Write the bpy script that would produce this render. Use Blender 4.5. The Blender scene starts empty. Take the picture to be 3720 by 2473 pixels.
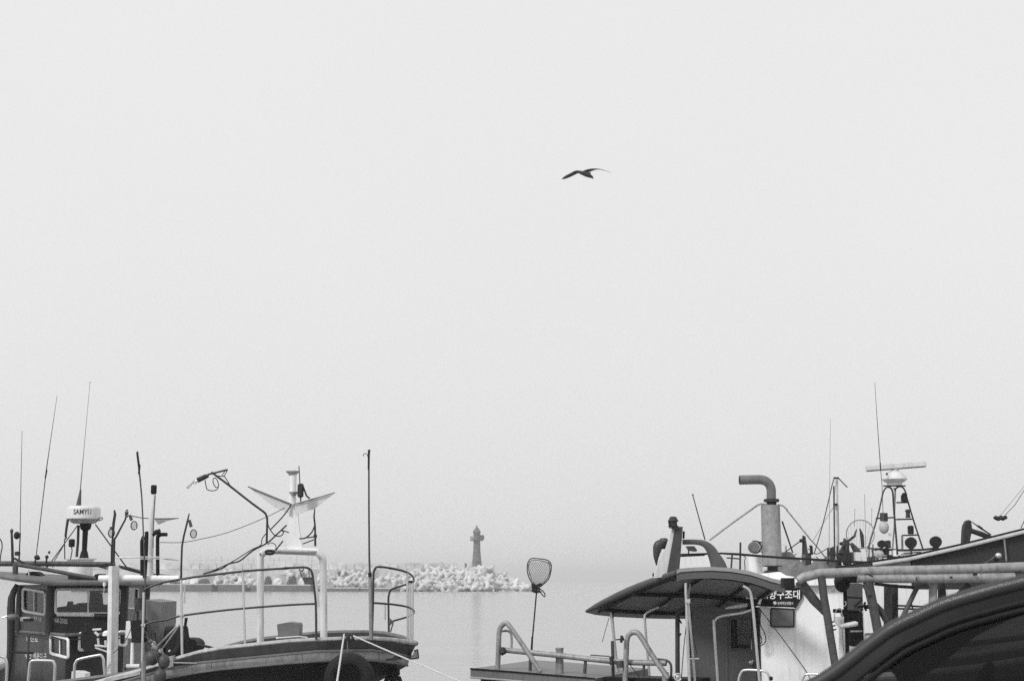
import bpy, bmesh, math, random
from mathutils import Vector, Matrix, Euler
random.seed(7)
R = math.radians
sc = bpy.context.scene

# ------------------------------------------------------------------ camera
W0, H0, F0 = 3720.0, 2473.0, 5167.0          # photograph size and focal length in its pixels
CAMH = 3.0
HORIZ = 2106.0
PITCH = math.atan((HORIZ - H0 / 2) / F0)
cam_d = bpy.data.cameras.new('camera')
cam_d.sensor_width = 36.0
cam_d.lens = 36.0 * F0 / W0
cam_d.clip_start = 0.1
cam_d.clip_end = 20000
cam_d.dof.use_dof = True
cam_d.dof.focus_distance = 21.0
cam_d.dof.aperture_fstop = 4.0
cam = bpy.data.objects.new('camera', cam_d)
sc.collection.objects.link(cam)
cam.location = (0, 0, CAMH)
cam.rotation_euler = (math.pi / 2 + PITCH, 0, 0)
sc.camera = cam

# ------------------------------------------------------------------ light
sc.view_settings.view_transform = 'Standard'
sc.view_settings.look = 'None'
sc.view_settings.exposure = 0.0
sc.view_settings.gamma = 1.0
sc.cycles.use_denoising = False              # the photograph is grainy film: keep the fine sampling grain
SUN_EL, SUN_AZ = R(42), R(-136)              # azimuth clockwise from +Y: the sun stands left and behind the camera
sun_vec = Vector((math.sin(SUN_AZ) * math.cos(SUN_EL), math.cos(SUN_AZ) * math.cos(SUN_EL), math.sin(SUN_EL)))
sl = bpy.data.lights.new('sun', 'SUN')
sl.energy = 2.0
sl.angle = R(12)
sl.color = (1, 1, 1)
so = bpy.data.objects.new('sun', sl)
sc.collection.objects.link(so)
so.rotation_euler = (-sun_vec).to_track_quat('-Z', 'Y').to_euler()

world = bpy.data.worlds.new('World')
sc.world = world
world.use_nodes = True
nt = world.node_tree
nt.nodes.clear()
wo = nt.nodes.new('ShaderNodeOutputWorld')
bg = nt.nodes.new('ShaderNodeBackground')
sky = nt.nodes.new('ShaderNodeTexSky')
sky.sky_type = 'NISHITA'
sky.sun_disc = False
sky.sun_elevation = SUN_EL
sky.sun_rotation = SUN_AZ
sky.dust_density = 6.0
bw = nt.nodes.new('ShaderNodeRGBToBW')
nt.links.new(sky.outputs[0], bw.inputs[0])
skm = nt.nodes.new('ShaderNodeMath'); skm.operation = 'MULTIPLY'; skm.inputs[1].default_value = 0.012
nt.links.new(bw.outputs[0], skm.inputs[0])
tc = nt.nodes.new('ShaderNodeTexCoord')
sp = nt.nodes.new('ShaderNodeSeparateXYZ')
nt.links.new(tc.outputs['Generated'], sp.inputs[0])
rp = nt.nodes.new('ShaderNodeValToRGB')       # even overcast, a little brighter towards the zenith
e = rp.color_ramp.elements
e[0].position = 0.0; e[0].color = (0.77, 0.77, 0.77, 1)
e[1].position = 1.0; e[1].color = (0.90, 0.90, 0.90, 1)
for p_, v_ in ((0.10, 0.785), (0.22, 0.805), (0.45, 0.815)):
    q = e.new(p_); q.color = (v_, v_, v_, 1)
nt.links.new(sp.outputs[2], rp.inputs[0])
cn = nt.nodes.new('ShaderNodeTexNoise'); cn.inputs['Scale'].default_value = 2.2; cn.inputs['Detail'].default_value = 4
cmr = nt.nodes.new('ShaderNodeMapRange'); cmr.inputs[3].default_value = 0.965; cmr.inputs[4].default_value = 1.035
nt.links.new(tc.outputs['Generated'], cn.inputs['Vector'])
nt.links.new(cn.outputs[0], cmr.inputs[0])
cmul = nt.nodes.new('ShaderNodeMath'); cmul.operation = 'MULTIPLY'
nt.links.new(rp.outputs[0], cmul.inputs[0]); nt.links.new(cmr.outputs[0], cmul.inputs[1])
add = nt.nodes.new('ShaderNodeMath'); add.operation = 'ADD'
nt.links.new(cmul.outputs[0], add.inputs[0]); nt.links.new(skm.outputs[0], add.inputs[1])
nt.links.new(add.outputs[0], bg.inputs['Color'])
bg.inputs['Strength'].default_value = 1.0
nt.links.new(bg.outputs[0], wo.inputs[0])

# ------------------------------------------------------------------ pixels to places
CP, SP = math.cos(PITCH), math.sin(PITCH)
def ray(px, py):
    cx, cy = (px - W0 / 2) / F0, (H0 / 2 - py) / F0
    return Vector((cx, CP - cy * SP, SP + cy * CP))
def P(px, py, d):                              # the point at distance d in front of the camera
    v = ray(px, py)
    return Vector((0, 0, CAMH)) + v * (d / v.y)
def mpp(px, py, d):                            # metres per photo pixel there
    return d / ray(px, py).y / F0
def zs(ox, oy, s):
    def f(*pts): return [(ox + s * p[0], oy + s * p[1]) + tuple(p[2:]) for p in pts]
    return f
Z1 = zs(0, 1350, .3827); Z2 = zs(0, 1873, .3827); Z3 = zs(450, 1600, .3827); Z4 = zs(450, 1973, .3188)
Z5 = zs(950, 1600, .557); Z6 = zs(1500, 1850, .3973); R1 = zs(2050, 1850, .3974); R2 = zs(2300, 1680, .3317)
R3 = zs(2400, 2000, .3017); R4 = zs(2900, 1650, .3188); R5 = zs(2800, 2000, .3017); R6 = zs(3200, 1850, .3973)
R7 = zs(2950, 1350, .287); R8 = zs(1990, 570, .1102); N1 = zs(650, 1960, .2543); N2 = zs(1150, 1880, .3391)
N3 = zs(2650, 1850, .1913); N4 = zs(3380, 1750, .2551); N5 = zs(380, 1980, .5502); N6 = zs(0, 2100, .4163)
N7 = zs(1150, 2250, .3709); N8 = zs(2150, 2250, .4451); M3 = zs(1000, 1670, .3796); M5 = zs(0, 1900, .2791)
M4 = zs(3000, 2050, .3347)

# ------------------------------------------------------------------ materials
MATS = {}
def gray(name, v, rough=.55, metal=0.0, amp=.25, scale=3.0, streak=0.0, bump=0.0, bscale=40., spec=.4, coat=0.0):
    if name in MATS: return MATS[name]
    m = bpy.data.materials.new(name); m.use_nodes = True
    t = m.node_tree; b = t.nodes['Principled BSDF']
    b.inputs['Roughness'].default_value = rough
    b.inputs['Metallic'].default_value = metal
    b.inputs['Specular IOR Level'].default_value = spec
    b.inputs['Coat Weight'].default_value = coat
    g = t.nodes.new('ShaderNodeNewGeometry')
    n1 = t.nodes.new('ShaderNodeTexNoise'); n1.inputs['Scale'].default_value = scale; n1.inputs['Detail'].default_value = 8
    n1.inputs['Roughness'].default_value = .65
    t.links.new(g.outputs['Position'], n1.inputs['Vector'])
    mr = t.nodes.new('ShaderNodeMapRange')
    mr.inputs[1].default_value = .25; mr.inputs[2].default_value = .75
    mr.inputs[3].default_value = 1 - amp; mr.inputs[4].default_value = 1 + amp
    t.links.new(n1.outputs[0], mr.inputs[0])
    last = mr.outputs[0]
    if streak:
        mp = t.nodes.new('ShaderNodeMapping'); mp.inputs['Scale'].default_value = (9, 9, .9)
        t.links.new(g.outputs['Position'], mp.inputs[0])
        n2 = t.nodes.new('ShaderNodeTexNoise'); n2.inputs['Scale'].default_value = 2.0; n2.inputs['Detail'].default_value = 6
        t.links.new(mp.outputs[0], n2.inputs['Vector'])
        m2 = t.nodes.new('ShaderNodeMapRange')
        m2.inputs[1].default_value = .5; m2.inputs[2].default_value = .72
        m2.inputs[3].default_value = 1; m2.inputs[4].default_value = 1 - streak
        t.links.new(n2.outputs[0], m2.inputs[0])
        mm = t.nodes.new('ShaderNodeMath'); mm.operation = 'MULTIPLY'
        t.links.new(last, mm.inputs[0]); t.links.new(m2.outputs[0], mm.inputs[1]); last = mm.outputs[0]
    mv = t.nodes.new('ShaderNodeMath'); mv.operation = 'MULTIPLY'; mv.inputs[1].default_value = v
    mv.use_clamp = True
    t.links.new(last, mv.inputs[0])
    t.links.new(mv.outputs[0], b.inputs['Base Color'])
    rr = t.nodes.new('ShaderNodeMapRange'); rr.inputs[3].default_value = max(.03, rough - .12); rr.inputs[4].default_value = min(1, rough + .12)
    t.links.new(n1.outputs[0], rr.inputs[0]); t.links.new(rr.outputs[0], b.inputs['Roughness'])
    if bump:
        n3 = t.nodes.new('ShaderNodeTexNoise'); n3.inputs['Scale'].default_value = bscale; n3.inputs['Detail'].default_value = 5
        t.links.new(g.outputs['Position'], n3.inputs['Vector'])
        bp = t.nodes.new('ShaderNodeBump'); bp.inputs['Strength'].default_value = bump; bp.inputs['Distance'].default_value = .02
        t.links.new(n3.outputs[0], bp.inputs['Height']); t.links.new(bp.outputs[0], b.inputs['Normal'])
    MATS[name] = m
    return m
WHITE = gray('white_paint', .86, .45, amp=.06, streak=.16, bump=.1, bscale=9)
PALE = gray('pale_paint', .66, .45, amp=.12, streak=.2)
PALEW = gray('weathered_white', .72, .55, amp=.14, scale=6, streak=.3)
LIGHT = gray('light_grey_paint', .42, .5, amp=.25, streak=.35, scale=5)
MID = gray('grey_paint', .15, .5, amp=.25, streak=.25, scale=5)
DARKP = gray('dark_grey_paint', .055, .5, amp=.3, streak=.3, scale=5)
CABIN = gray('cabin_paint', .034, .42, amp=.22, streak=.25, scale=4)
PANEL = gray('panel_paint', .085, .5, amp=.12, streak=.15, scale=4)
BLACK = gray('black_rubber', .009, .75, amp=.4, scale=9, bump=.3)
BLACKP = gray('black_paint', .010, .55, amp=.4, scale=4, streak=.3, spec=.2)
STEEL = gray('stainless_tube', .62, .32, metal=.55, amp=.06, scale=5)
RAILREFL = gray('rail_dark_reflection', .05, .33, metal=.3, amp=.25, scale=10)  # dark reflection on the horizontal steel rails, put into the base colour
GALV = gray('galvanised_pipe', .30, .5, metal=.15, amp=.3, scale=14, streak=.35)
GALVD = gray('stained_pipe', .075, .6, metal=.15, amp=.4, scale=14, streak=.4)
RUST = gray('dark_iron', .03, .7, amp=.4, scale=18, bump=.3)
CANU = gray('canopy_shell', .26, .6, amp=.15, scale=3, bump=.15, bscale=10)  # paler than the valance: bounce light on the underside is put into the colour
CURT = gray('dark_curtain', .03, .7, amp=.25, scale=3, bump=.2, bscale=10)
CANV = gray('canopy_canvas', .085, .75, amp=.2, scale=3, bump=.2, bscale=14)
ROPE = gray('pale_rope', .62, .9, amp=.25, scale=60, bump=.6, bscale=160)
ROPED = gray('dark_rope', .10, .9, amp=.3, scale=60, bump=.6, bscale=160)
CABLE = gray('black_cable', .015, .5, amp=.2)
CONC = gray('sea_concrete', .52, .85, amp=.5, scale=.22, streak=.2, bump=.4, bscale=1.5)
CONCD = gray('wet_concrete', .10, .8, amp=.35, scale=.3, streak=.2)
TETRA = gray('tetrapod_concrete', .56, .85, amp=.45, scale=.3)
LHOUSE = gray('lighthouse_paint', .12, .6, amp=.15, scale=.6)
QUAY = gray('quay_concrete', .28, .85, amp=.25, scale=1.2, bump=.4, bscale=20)
CARP = gray('car_paint', .004, .3, amp=.1, coat=.04, spec=.10)
CART = gray('car_trim', .012, .6, amp=.2, spec=.15)
CARE = gray('car_roof_edge', .02, .5, amp=.15, spec=.5, coat=.1)
CARIN = gray('car_interior', .010, .8, amp=.3)
NETM = gray('net_twine', .09, .9, amp=.4, scale=6, bump=.6, bscale=30)
NETG = gray('net_heap_twine', .15, .95, amp=.5, scale=7, bump=.9, bscale=18)
BUOYM = gray('buoy_plastic', .06, .5, amp=.3, scale=10)
FEATH = gray('dark_feather', .035, .8, amp=.3, scale=12)
FEATHB = gray('grey_feather', .08, .8, amp=.3, scale=12)
LETTER = gray('white_lettering', .85, .5, amp=.05)
LETTERW = gray('worn_lettering', .6, .6, amp=.45, scale=30)
LETTERD = gray('dark_lettering', .05, .5, amp=.05)
CRATE = gray('grey_plastic', .16, .6, amp=.2, scale=6)

def glassmat(name, tint, transp, rough=.03):
    m = bpy.data.materials.new(name); m.use_nodes = True
    t = m.node_tree; t.nodes.clear()
    o = t.nodes.new('ShaderNodeOutputMaterial')
    a = t.nodes.new('ShaderNodeBsdfTransparent'); a.inputs[0].default_value = (transp, transp, transp, 1)
    g = t.nodes.new('ShaderNodeBsdfGlossy'); g.inputs['Roughness'].default_value = rough
    g.inputs[0].default_value = (tint, tint, tint, 1)
    f = t.nodes.new('ShaderNodeFresnel'); f.inputs[0].default_value = 1.45
    x = t.nodes.new('ShaderNodeMixShader')
    t.links.new(f.outputs[0], x.inputs[0]); t.links.new(a.outputs[0], x.inputs[1]); t.links.new(g.outputs[0], x.inputs[2])
    t.links.new(x.outputs[0], o.inputs[0])
    return m
GLASS = glassmat('window_glass', .9, .82)
DGLASS = glassmat('salt_dimmed_glass', .9, .30, .2)
BULB = glassmat('lamp_glass', .95, .80, .05)
CARGLASS = glassmat('tinted_car_glass', .3, .2)

# ------------------------------------------------------------------ object helpers
BASE = {}
def link(o): sc.collection.objects.link(o)
def thing(name, label, cat, loc, group=None):
    o = bpy.data.objects.new(name, None); link(o)
    o.empty_display_size = .3
    o.location = loc; o['label'] = label; o['category'] = cat
    if group: o['group'] = group
    BASE[o] = Vector(loc)
    return o
def tag(o, label, cat, group=None):
    o['label'] = label; o['category'] = cat
    if group: o['group'] = group
    return o
def obj(name, V, Fc, mat, parent=None, smooth=True, kind=None, angle=38):
    V = [Vector(v) for v in V]
    if parent is not None: base = BASE[parent]
    else:
        xs = [v.x for v in V]; ys = [v.y for v in V]; z0 = min(v.z for v in V)
        base = Vector(((min(xs) + max(xs)) / 2, (min(ys) + max(ys)) / 2, z0))
    me = bpy.data.meshes.new(name)
    me.from_pydata([tuple(v - base) for v in V], [], Fc)
    bm = bmesh.new(); bm.from_mesh(me)
    bmesh.ops.recalc_face_normals(bm, faces=bm.faces)
    bm.to_mesh(me); bm.free()
    if smooth:
        for p in me.polygons: p.use_smooth = True
        me.set_sharp_from_angle(angle=R(angle))
    me.materials.append(mat)
    o = bpy.data.objects.new(name, me); link(o)
    if parent is not None:
        o.parent = parent
        BASE[o] = base
    else:
        o.location = base
        BASE[o] = base
    if kind: o['kind'] = kind
    return o
class MB:                                        # gathers shapes that form ONE part
    def __init__(s): s.V = []; s.F = []
    def add(s, V, Fc):
        n = len(s.V); s.V += [Vector(v) for v in V]; s.F += [tuple(i + n for i in f) for f in Fc]; return s
    def build(s, name, mat, parent=None, **k): return obj(name, s.V, s.F, mat, parent, **k)

def catmull(P_, n, closed=False):
    if n <= 1 or len(P_) < 3: return P_
    out = []; m = len(P_)
    rng = range(m) if closed else range(m - 1)
    for i in rng:
        a = P_[(i - 1) % m] if closed or i > 0 else [2 * x - y for x, y in zip(P_[0], P_[1])]
        b = P_[i]; c = P_[(i + 1) % m]
        d = P_[(i + 2) % m] if closed or i + 2 < m else [2 * x - y for x, y in zip(P_[-1], P_[-2])]
        for k in range(n):
            t = k / n
            out.append([.5 * (2 * y + (z - x) * t + (2 * x - 5 * y + 4 * z - w) * t * t + (3 * y - x - 3 * z + w) * t ** 3) for x, y, z, w in zip(a, b, c, d)])
    if not closed: out.append(list(P_[-1]))
    return out
def tube_geo(pts, rad, sides=8, closed=False, flat=1.0):
    pts = [Vector(p) for p in pts]; n = len(pts)
    if not hasattr(rad, '__len__'): rad = [rad] * n
    V = []; Fc = []; up = None
    for i in range(n):
        if closed: t = pts[(i + 1) % n] - pts[i - 1]
        else: t = pts[min(i + 1, n - 1)] - pts[max(i - 1, 0)]
        if t.length < 1e-9: t = Vector((0, 0, 1))
        t.normalize()
        if up is None:
            ref = Vector((0, 1, 0)) if abs(t.y) < .9 else Vector((0, 0, 1))
            up = (ref - t * ref.dot(t)).normalized()
        else:
            up = up - t * up.dot(t)
            up = up.normalized() if up.length > 1e-6 else Vector((0, 1, 0))
        sd = t.cross(up)
        for k in range(sides):
            a = 2 * math.pi * k / sides
            V.append(pts[i] + (sd * math.cos(a) + up * math.sin(a) * flat) * rad[i])
    for i in range(n if closed else n - 1):
        j = (i + 1) % n
        for k in range(sides):
            l = (k + 1) % sides
            Fc.append((i * sides + k, i * sides + l, j * sides + l, j * sides + k))
    if not closed:
        Fc.append(tuple(range(sides))[::-1]); Fc.append(tuple((n - 1) * sides + k for k in range(sides)))
    return V, Fc
def px_path(pts, d, sm, closed=False):
    """pixel polyline -> world points; an entry may carry its own distance as a third value"""
    W = []
    for p in pts:
        dd = p[2] if len(p) > 2 else (d(p[0], p[1]) if callable(d) else d)
        W.append(P(p[0], p[1], dd))
    return catmull([list(w) for w in W], sm, closed)
def tube_px(pts, d, r, sm=1, sides=8, closed=False, flat=1.0):
    path = px_path(pts, d, sm, closed)
    c = pts[len(pts) // 2]; dd = c[2] if len(c) > 2 else (d(c[0], c[1]) if callable(d) else d)
    k = mpp(c[0], c[1], dd)
    if hasattr(r, '__len__'):
        rr = catmull([[x] for x in r], sm, closed); rr = [max(.05, x[0]) * k for x in rr]
    else: rr = r * k
    return tube_geo(path, rr, sides, closed, flat)
def tube(name, pts, d, r, mat, parent=None, sm=1, sides=8, closed=False, flat=1.0):
    V, Fc = tube_px(pts, d, r, sm, sides, closed, flat)
    return obj(name, V, Fc, mat, parent)
def prism_geo(pts, d, th, sm=1):                  # an outline at distance d, given thickness away from the camera
    A = px_path(pts, d, sm, True)
    A = [Vector(a) for a in A]; n = len(A)
    V = A + [a + Vector((0, th, 0)) for a in A]
    Fc = [tuple(range(n)), tuple(range(2 * n - 1, n - 1, -1))]
    Fc += [(i, (i + 1) % n, n + (i + 1) % n, n + i) for i in range(n)]
    return V, Fc
def prism(name, pts, d, th, mat, parent=None, sm=1, **k):
    V, Fc = prism_geo(pts, d, th, sm)
    return obj(name, V, Fc, mat, parent, **k)
def lathe_geo(px, prof, d, sides=20, lean=0.0):  # upright turned shape: prof = [(py, r_px)] from top to bottom
    k = mpp(px, prof[0][0], d)
    V = []; Fc = []
    c0 = P(px, prof[-1][0], d); zb = c0.z
    for py, r in prof:
        z = P(px, py, d).z
        cx = c0.x + lean * (z - zb)
        for s in range(sides):
            a = 2 * math.pi * s / sides
            V.append(Vector((cx + r * k * math.cos(a), c0.y + r * k * math.sin(a), z)))
    n = len(prof)
    for i in range(n - 1):
        for s in range(sides):
            l = (s + 1) % sides
            Fc.append((i * sides + s, i * sides + l, (i + 1) * sides + l, (i + 1) * sides + s))
    Fc.append(tuple(range(sides))); Fc.append(tuple((n - 1) * sides + s for s in range(sides))[::-1])
    return V, Fc
def lathe(name, px, prof, d, mat, parent=None, sides=20, lean=0.0):
    V, Fc = lathe_geo(px, prof, d, sides, lean)
    return obj(name, V, Fc, mat, parent)
def box_geo(c, s, rz=0.0, bev=0.0):
    bm = bmesh.new(); bmesh.ops.create_cube(bm, size=1)
    for v in bm.verts: v.co = Vector((v.co.x * s[0], v.co.y * s[1], v.co.z * s[2]))
    if bev: bmesh.ops.bevel(bm, geom=bm.edges[:], offset=bev, segments=2, affect='EDGES')
    M = Matrix.Translation(c) @ Matrix.Rotation(rz, 4, 'Z')
    bm.verts.index_update()
    V = [M @ v.co for v in bm.verts]; Fc = [tuple(v.index for v in f.verts) for f in bm.faces]
    bm.free(); return V, Fc
def box(name, c, s, mat, parent=None, rz=0.0, bev=.01):
    V, Fc = box_geo(c, s, rz, bev); return obj(name, V, Fc, mat, parent)
def pbox(name, x0, y0, x1, y1, d, depth, mat, parent=None, bev=.008):   # box whose front shows as this pixel rectangle
    a = P(x0, y1, d); b = P(x1, y0, d)
    c = Vector(((a.x + b.x) / 2, d + depth / 2, (a.z + b.z) / 2))
    return box(name, c, (abs(b.x - a.x), depth, abs(b.z - a.z)), mat, parent, 0, bev)
def ball_geo(c, r, seg=16, rings=10, wob=0.0, seed=0):
    rx, ry, rz_ = r if hasattr(r, '__len__') else (r, r, r)
    rd = random.Random(seed); V = []; Fc = []
    for i in range(rings + 1):
        th = math.pi * i / rings
        for s in range(seg):
            a = 2 * math.pi * s / seg
            w = 1 + wob * (rd.random() - .5)
            V.append(Vector((c[0] + rx * w * math.sin(th) * math.cos(a), c[1] + ry * w * math.sin(th) * math.sin(a), c[2] + rz_ * w * math.cos(th))))
    for i in range(rings):
        for s in range(seg):
            l = (s + 1) % seg
            Fc.append((i * seg + s, (i + 1) * seg + s, (i + 1) * seg + l, i * seg + l))
    return V, Fc
def ball(name, px, py, d, r, mat, parent=None, seg=16, rings=10, wob=0.0, seed=0):
    c = P(px, py, d); k = mpp(px, py, d)
    rr = tuple(x * k for x in r) if hasattr(r, '__len__') else r * k
    V, Fc = ball_geo(c, rr, seg, rings, wob, seed)
    return obj(name, V, Fc, mat, parent)

class Wall:                                      # an upright plane through two ground points
    def __init__(s, A, B):
        s.A = Vector((A[0], A[1], 0)); s.B = Vector((B[0], B[1], 0))
        s.t = (s.B - s.A).normalized(); s.L = (s.B - s.A).length
        s.n = Vector((s.t.y, -s.t.x, 0))
        if s.n.dot(-s.A) < 0: s.n = -s.n
    @staticmethod
    def px(x0, d0, x1, d1):
        a = P(x0, HORIZ, d0); b = P(x1, HORIZ, d1); return Wall(a, b)
    def hit(s, px, py, off=0.0):
        v = ray(px, py); o = Vector((0, 0, CAMH))
        t = (s.A + s.n * off - o).dot(s.n) / v.dot(s.n)
        return o + v * t
    def uz(s, px, py):
        h = s.hit(px, py); return (h - s.A).dot(s.t), h.z
    def at(s, u, z, off=0.0):
        q = s.A + s.t * u + s.n * off; return Vector((q.x, q.y, z))
    def dist(s, off=0.0): return lambda x, y: s.hit(x, y, off).y
def wall_geo(w, u0, u1, z0, z1, holes, th):
    """a wall slab of thickness th with rectangular openings (u0, z0, u1, z1)"""
    us = sorted({u0, u1} | {h[0] for h in holes} | {h[2] for h in holes})
    zz = sorted({z0, z1} | {h[1] for h in holes} | {h[3] for h in holes})
    us = [u for u in us if u0 <= u <= u1]; zz = [z for z in zz if z0 <= z <= z1]
    nu, nz = len(us), len(zz)
    V = [w.at(u, z) for z in zz for u in us] + [w.at(u, z, -th) for z in zz for u in us]
    N = nu * nz; Fc = []
    def solid(i, j):
        if i < 0 or j < 0 or i >= nu - 1 or j >= nz - 1: return False
        cu, cz = (us[i] + us[i + 1]) / 2, (zz[j] + zz[j + 1]) / 2
        return not any(h[0] < cu < h[2] and h[1] < cz < h[3] for h in holes)
    for j in range(nz - 1):
        for i in range(nu - 1):
            if not solid(i, j): continue
            a, b, c, d = j * nu + i, j * nu + i + 1, (j + 1) * nu + i + 1, (j + 1) * nu + i
            Fc.append((a, b, c, d)); Fc.append((d + N, c + N, b + N, a + N))
            if not solid(i - 1, j): Fc.append((a, d, d + N, a + N))
            if not solid(i + 1, j): Fc.append((b, b + N, c + N, c))
            if not solid(i, j - 1): Fc.append((a, a + N, b + N, b))
            if not solid(i, j + 1): Fc.append((d, c, c + N, d + N))
    return V, Fc
def rrect(x0, y0, x1, y1, r, n=4):
    out = []
    for cx, cy, a0 in ((x1 - r, y0 + r, -90), (x1 - r, y1 - r, 0), (x0 + r, y1 - r, 90), (x0 + r, y0 + r, 180)):
        for k in range(n + 1):
            a = R(a0 + 90 * k / n); out.append((cx + r * math.cos(a), cy + r * math.sin(a)))
    return out
def window(w, x0, y0, x1, y1, parent, frame=WHITE, glass=GLASS, r=9, fr=5.6, mull=(), skew=0.0, th=.03):
    """frame, pane and mullions set into wall w over a pixel rectangle; skew = pixels the right side sits lower"""
    def sk(p): return (p[0], p[1] + skew * (p[0] - x0) / (x1 - x0))
    path = [w.hit(*sk(p), .012) for p in rrect(x0, y0, x1, y1, r)]
    k = mpp(x0, y0, path[0].y)
    V, Fc = tube_geo(path, fr * k, 6, True, 1.0)
    f = obj('window_frame', V, Fc, frame, parent)
    pv = [w.hit(*sk(p), -.012) for p in rrect(x0 + 1, y0 + 1, x1 - 1, y1 - 1, r)]
    n = len(pv)
    obj('pane', pv + [p - w.n * .006 for p in pv], [tuple(range(n)), tuple(range(2 * n - 1, n - 1, -1))] + [(i, (i + 1) % n, n + (i + 1) % n, n + i) for i in range(n)], glass, f, smooth=False)
    for mx in mull:
        V, Fc = tube_geo([w.hit(*sk((mx, y0)), .006), w.hit(*sk((mx, y1)), .006)], 2.6 * k, 6)
        obj('mullion', V, Fc, frame, f)
    return f
def text_geo(s, size=1.0, bold=.018):
    c = bpy.data.curves.new('lettering', 'FONT'); c.body = s; c.size = size; c.resolution_u = 3; c.offset = bold
    o = bpy.data.objects.new('lettering', c); link(o)
    bpy.context.view_layer.update()
    me = bpy.data.meshes.new_from_object(o.evaluated_get(bpy.context.evaluated_depsgraph_get()))
    V = [v.co.copy() for v in me.vertices]; Fc = [tuple(p.vertices) for p in me.polygons]
    bpy.data.objects.remove(o); bpy.data.meshes.remove(me)
    return V, Fc
def text_fit(s, x0, y0, x1, y1, place, skew=0.0):
    V, Fc = text_geo(s)
    a = min(v.x for v in V); b = max(v.x for v in V); c = min(v.y for v in V); d = max(v.y for v in V)
    out = []
    for v in V:
        u = (v.x - a) / (b - a); w = (v.y - c) / (d - c)
        out.append(place(x0 + (x1 - x0) * u, y1 + (y0 - y1) * w + skew * u))
    return out, Fc
def strip(A, B):
    """surface between two equally long point lists"""
    n = len(A)
    return list(A) + list(B), [(i, i + 1, n + i + 1, n + i) for i in range(n - 1)]
def hull(parent, stern, axis, L, beam, sheer, hmat, bmat, cmat, deck_drop=.35, deck_z=None, transom=.8, band=.22, keel=-.5, full=2.6):
    """closed displacement hull: stern = centre of the transom (x, y), axis = direction to the bow"""
    ax = Vector((axis[0], axis[1], 0)).normalized(); pr = Vector((-ax.y, ax.x, 0)); s0 = Vector((stern[0], stern[1], 0))
    n = 22
    def row(off, f, dz, fz=None):
        a = []; b = []
        for i in range(n + 1):
            t = i / n
            hw = beam / 2 * (transom + (1 - transom) * min(1, t / .35)) * max(0.004, 1 - max(0, (t - .35) / .65) ** full)
            z = sheer(t) + dz if fz is None else fz + (sheer(t) - sheer(0)) * .25
            c = s0 + ax * (L * t - off * (t ** 3))
            a.append(Vector((c.x, c.y, z)) + pr * hw * f); b.append(Vector((c.x, c.y, z)) - pr * hw * f)
        return a, b
    g = row(0, 1, 0); g2 = row(.1, .985, -band); ch = row(.55, .86, 0, .15); ke = row(1.5, .3, 0, keel); gi = row(.12, .93, 0)
    dk = row(.14, .92, -deck_drop) if deck_z is None else row(.14, .92, 0, deck_z)
    m = MB()
    for k in (0, 1):
        m.add(*strip(g2[k], ch[k])); m.add(*strip(ch[k], ke[k]))
    m.add(*strip(ke[0], ke[1]))
    m.add([g2[0][0], g2[1][0], ch[1][0], ch[0][0]], [(0, 1, 2, 3)]); m.add([ch[0][0], ch[1][0], ke[1][0], ke[0][0]], [(0, 1, 2, 3)])
    h = m.build('hull', hmat, parent)
    m = MB()
    for k in (0, 1):
        m.add(*strip(g[k], g2[k])); m.add(*strip(gi[k], dk[k])); m.add(*strip(g[k], gi[k]))
    m.add([g[0][0], g[1][0], g2[1][0], g2[0][0]], [(0, 1, 2, 3)]); m.add([gi[0][0], gi[1][0], dk[1][0], dk[0][0]], [(0, 1, 2, 3)])
    m.build('bulwark', bmat, parent)
    for k in (0, 1):
        mid = [(p + q) / 2 + Vector((0, 0, .02)) for p, q in zip(g[k], gi[k])]
        V, Fc = tube_geo(mid, beam * .02 + .01, 8); obj('cap_rail', V, Fc, cmat, parent)
    V, Fc = strip(dk[0], dk[1]); obj('deck', V, Fc, LIGHT, parent)
    return h

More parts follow.
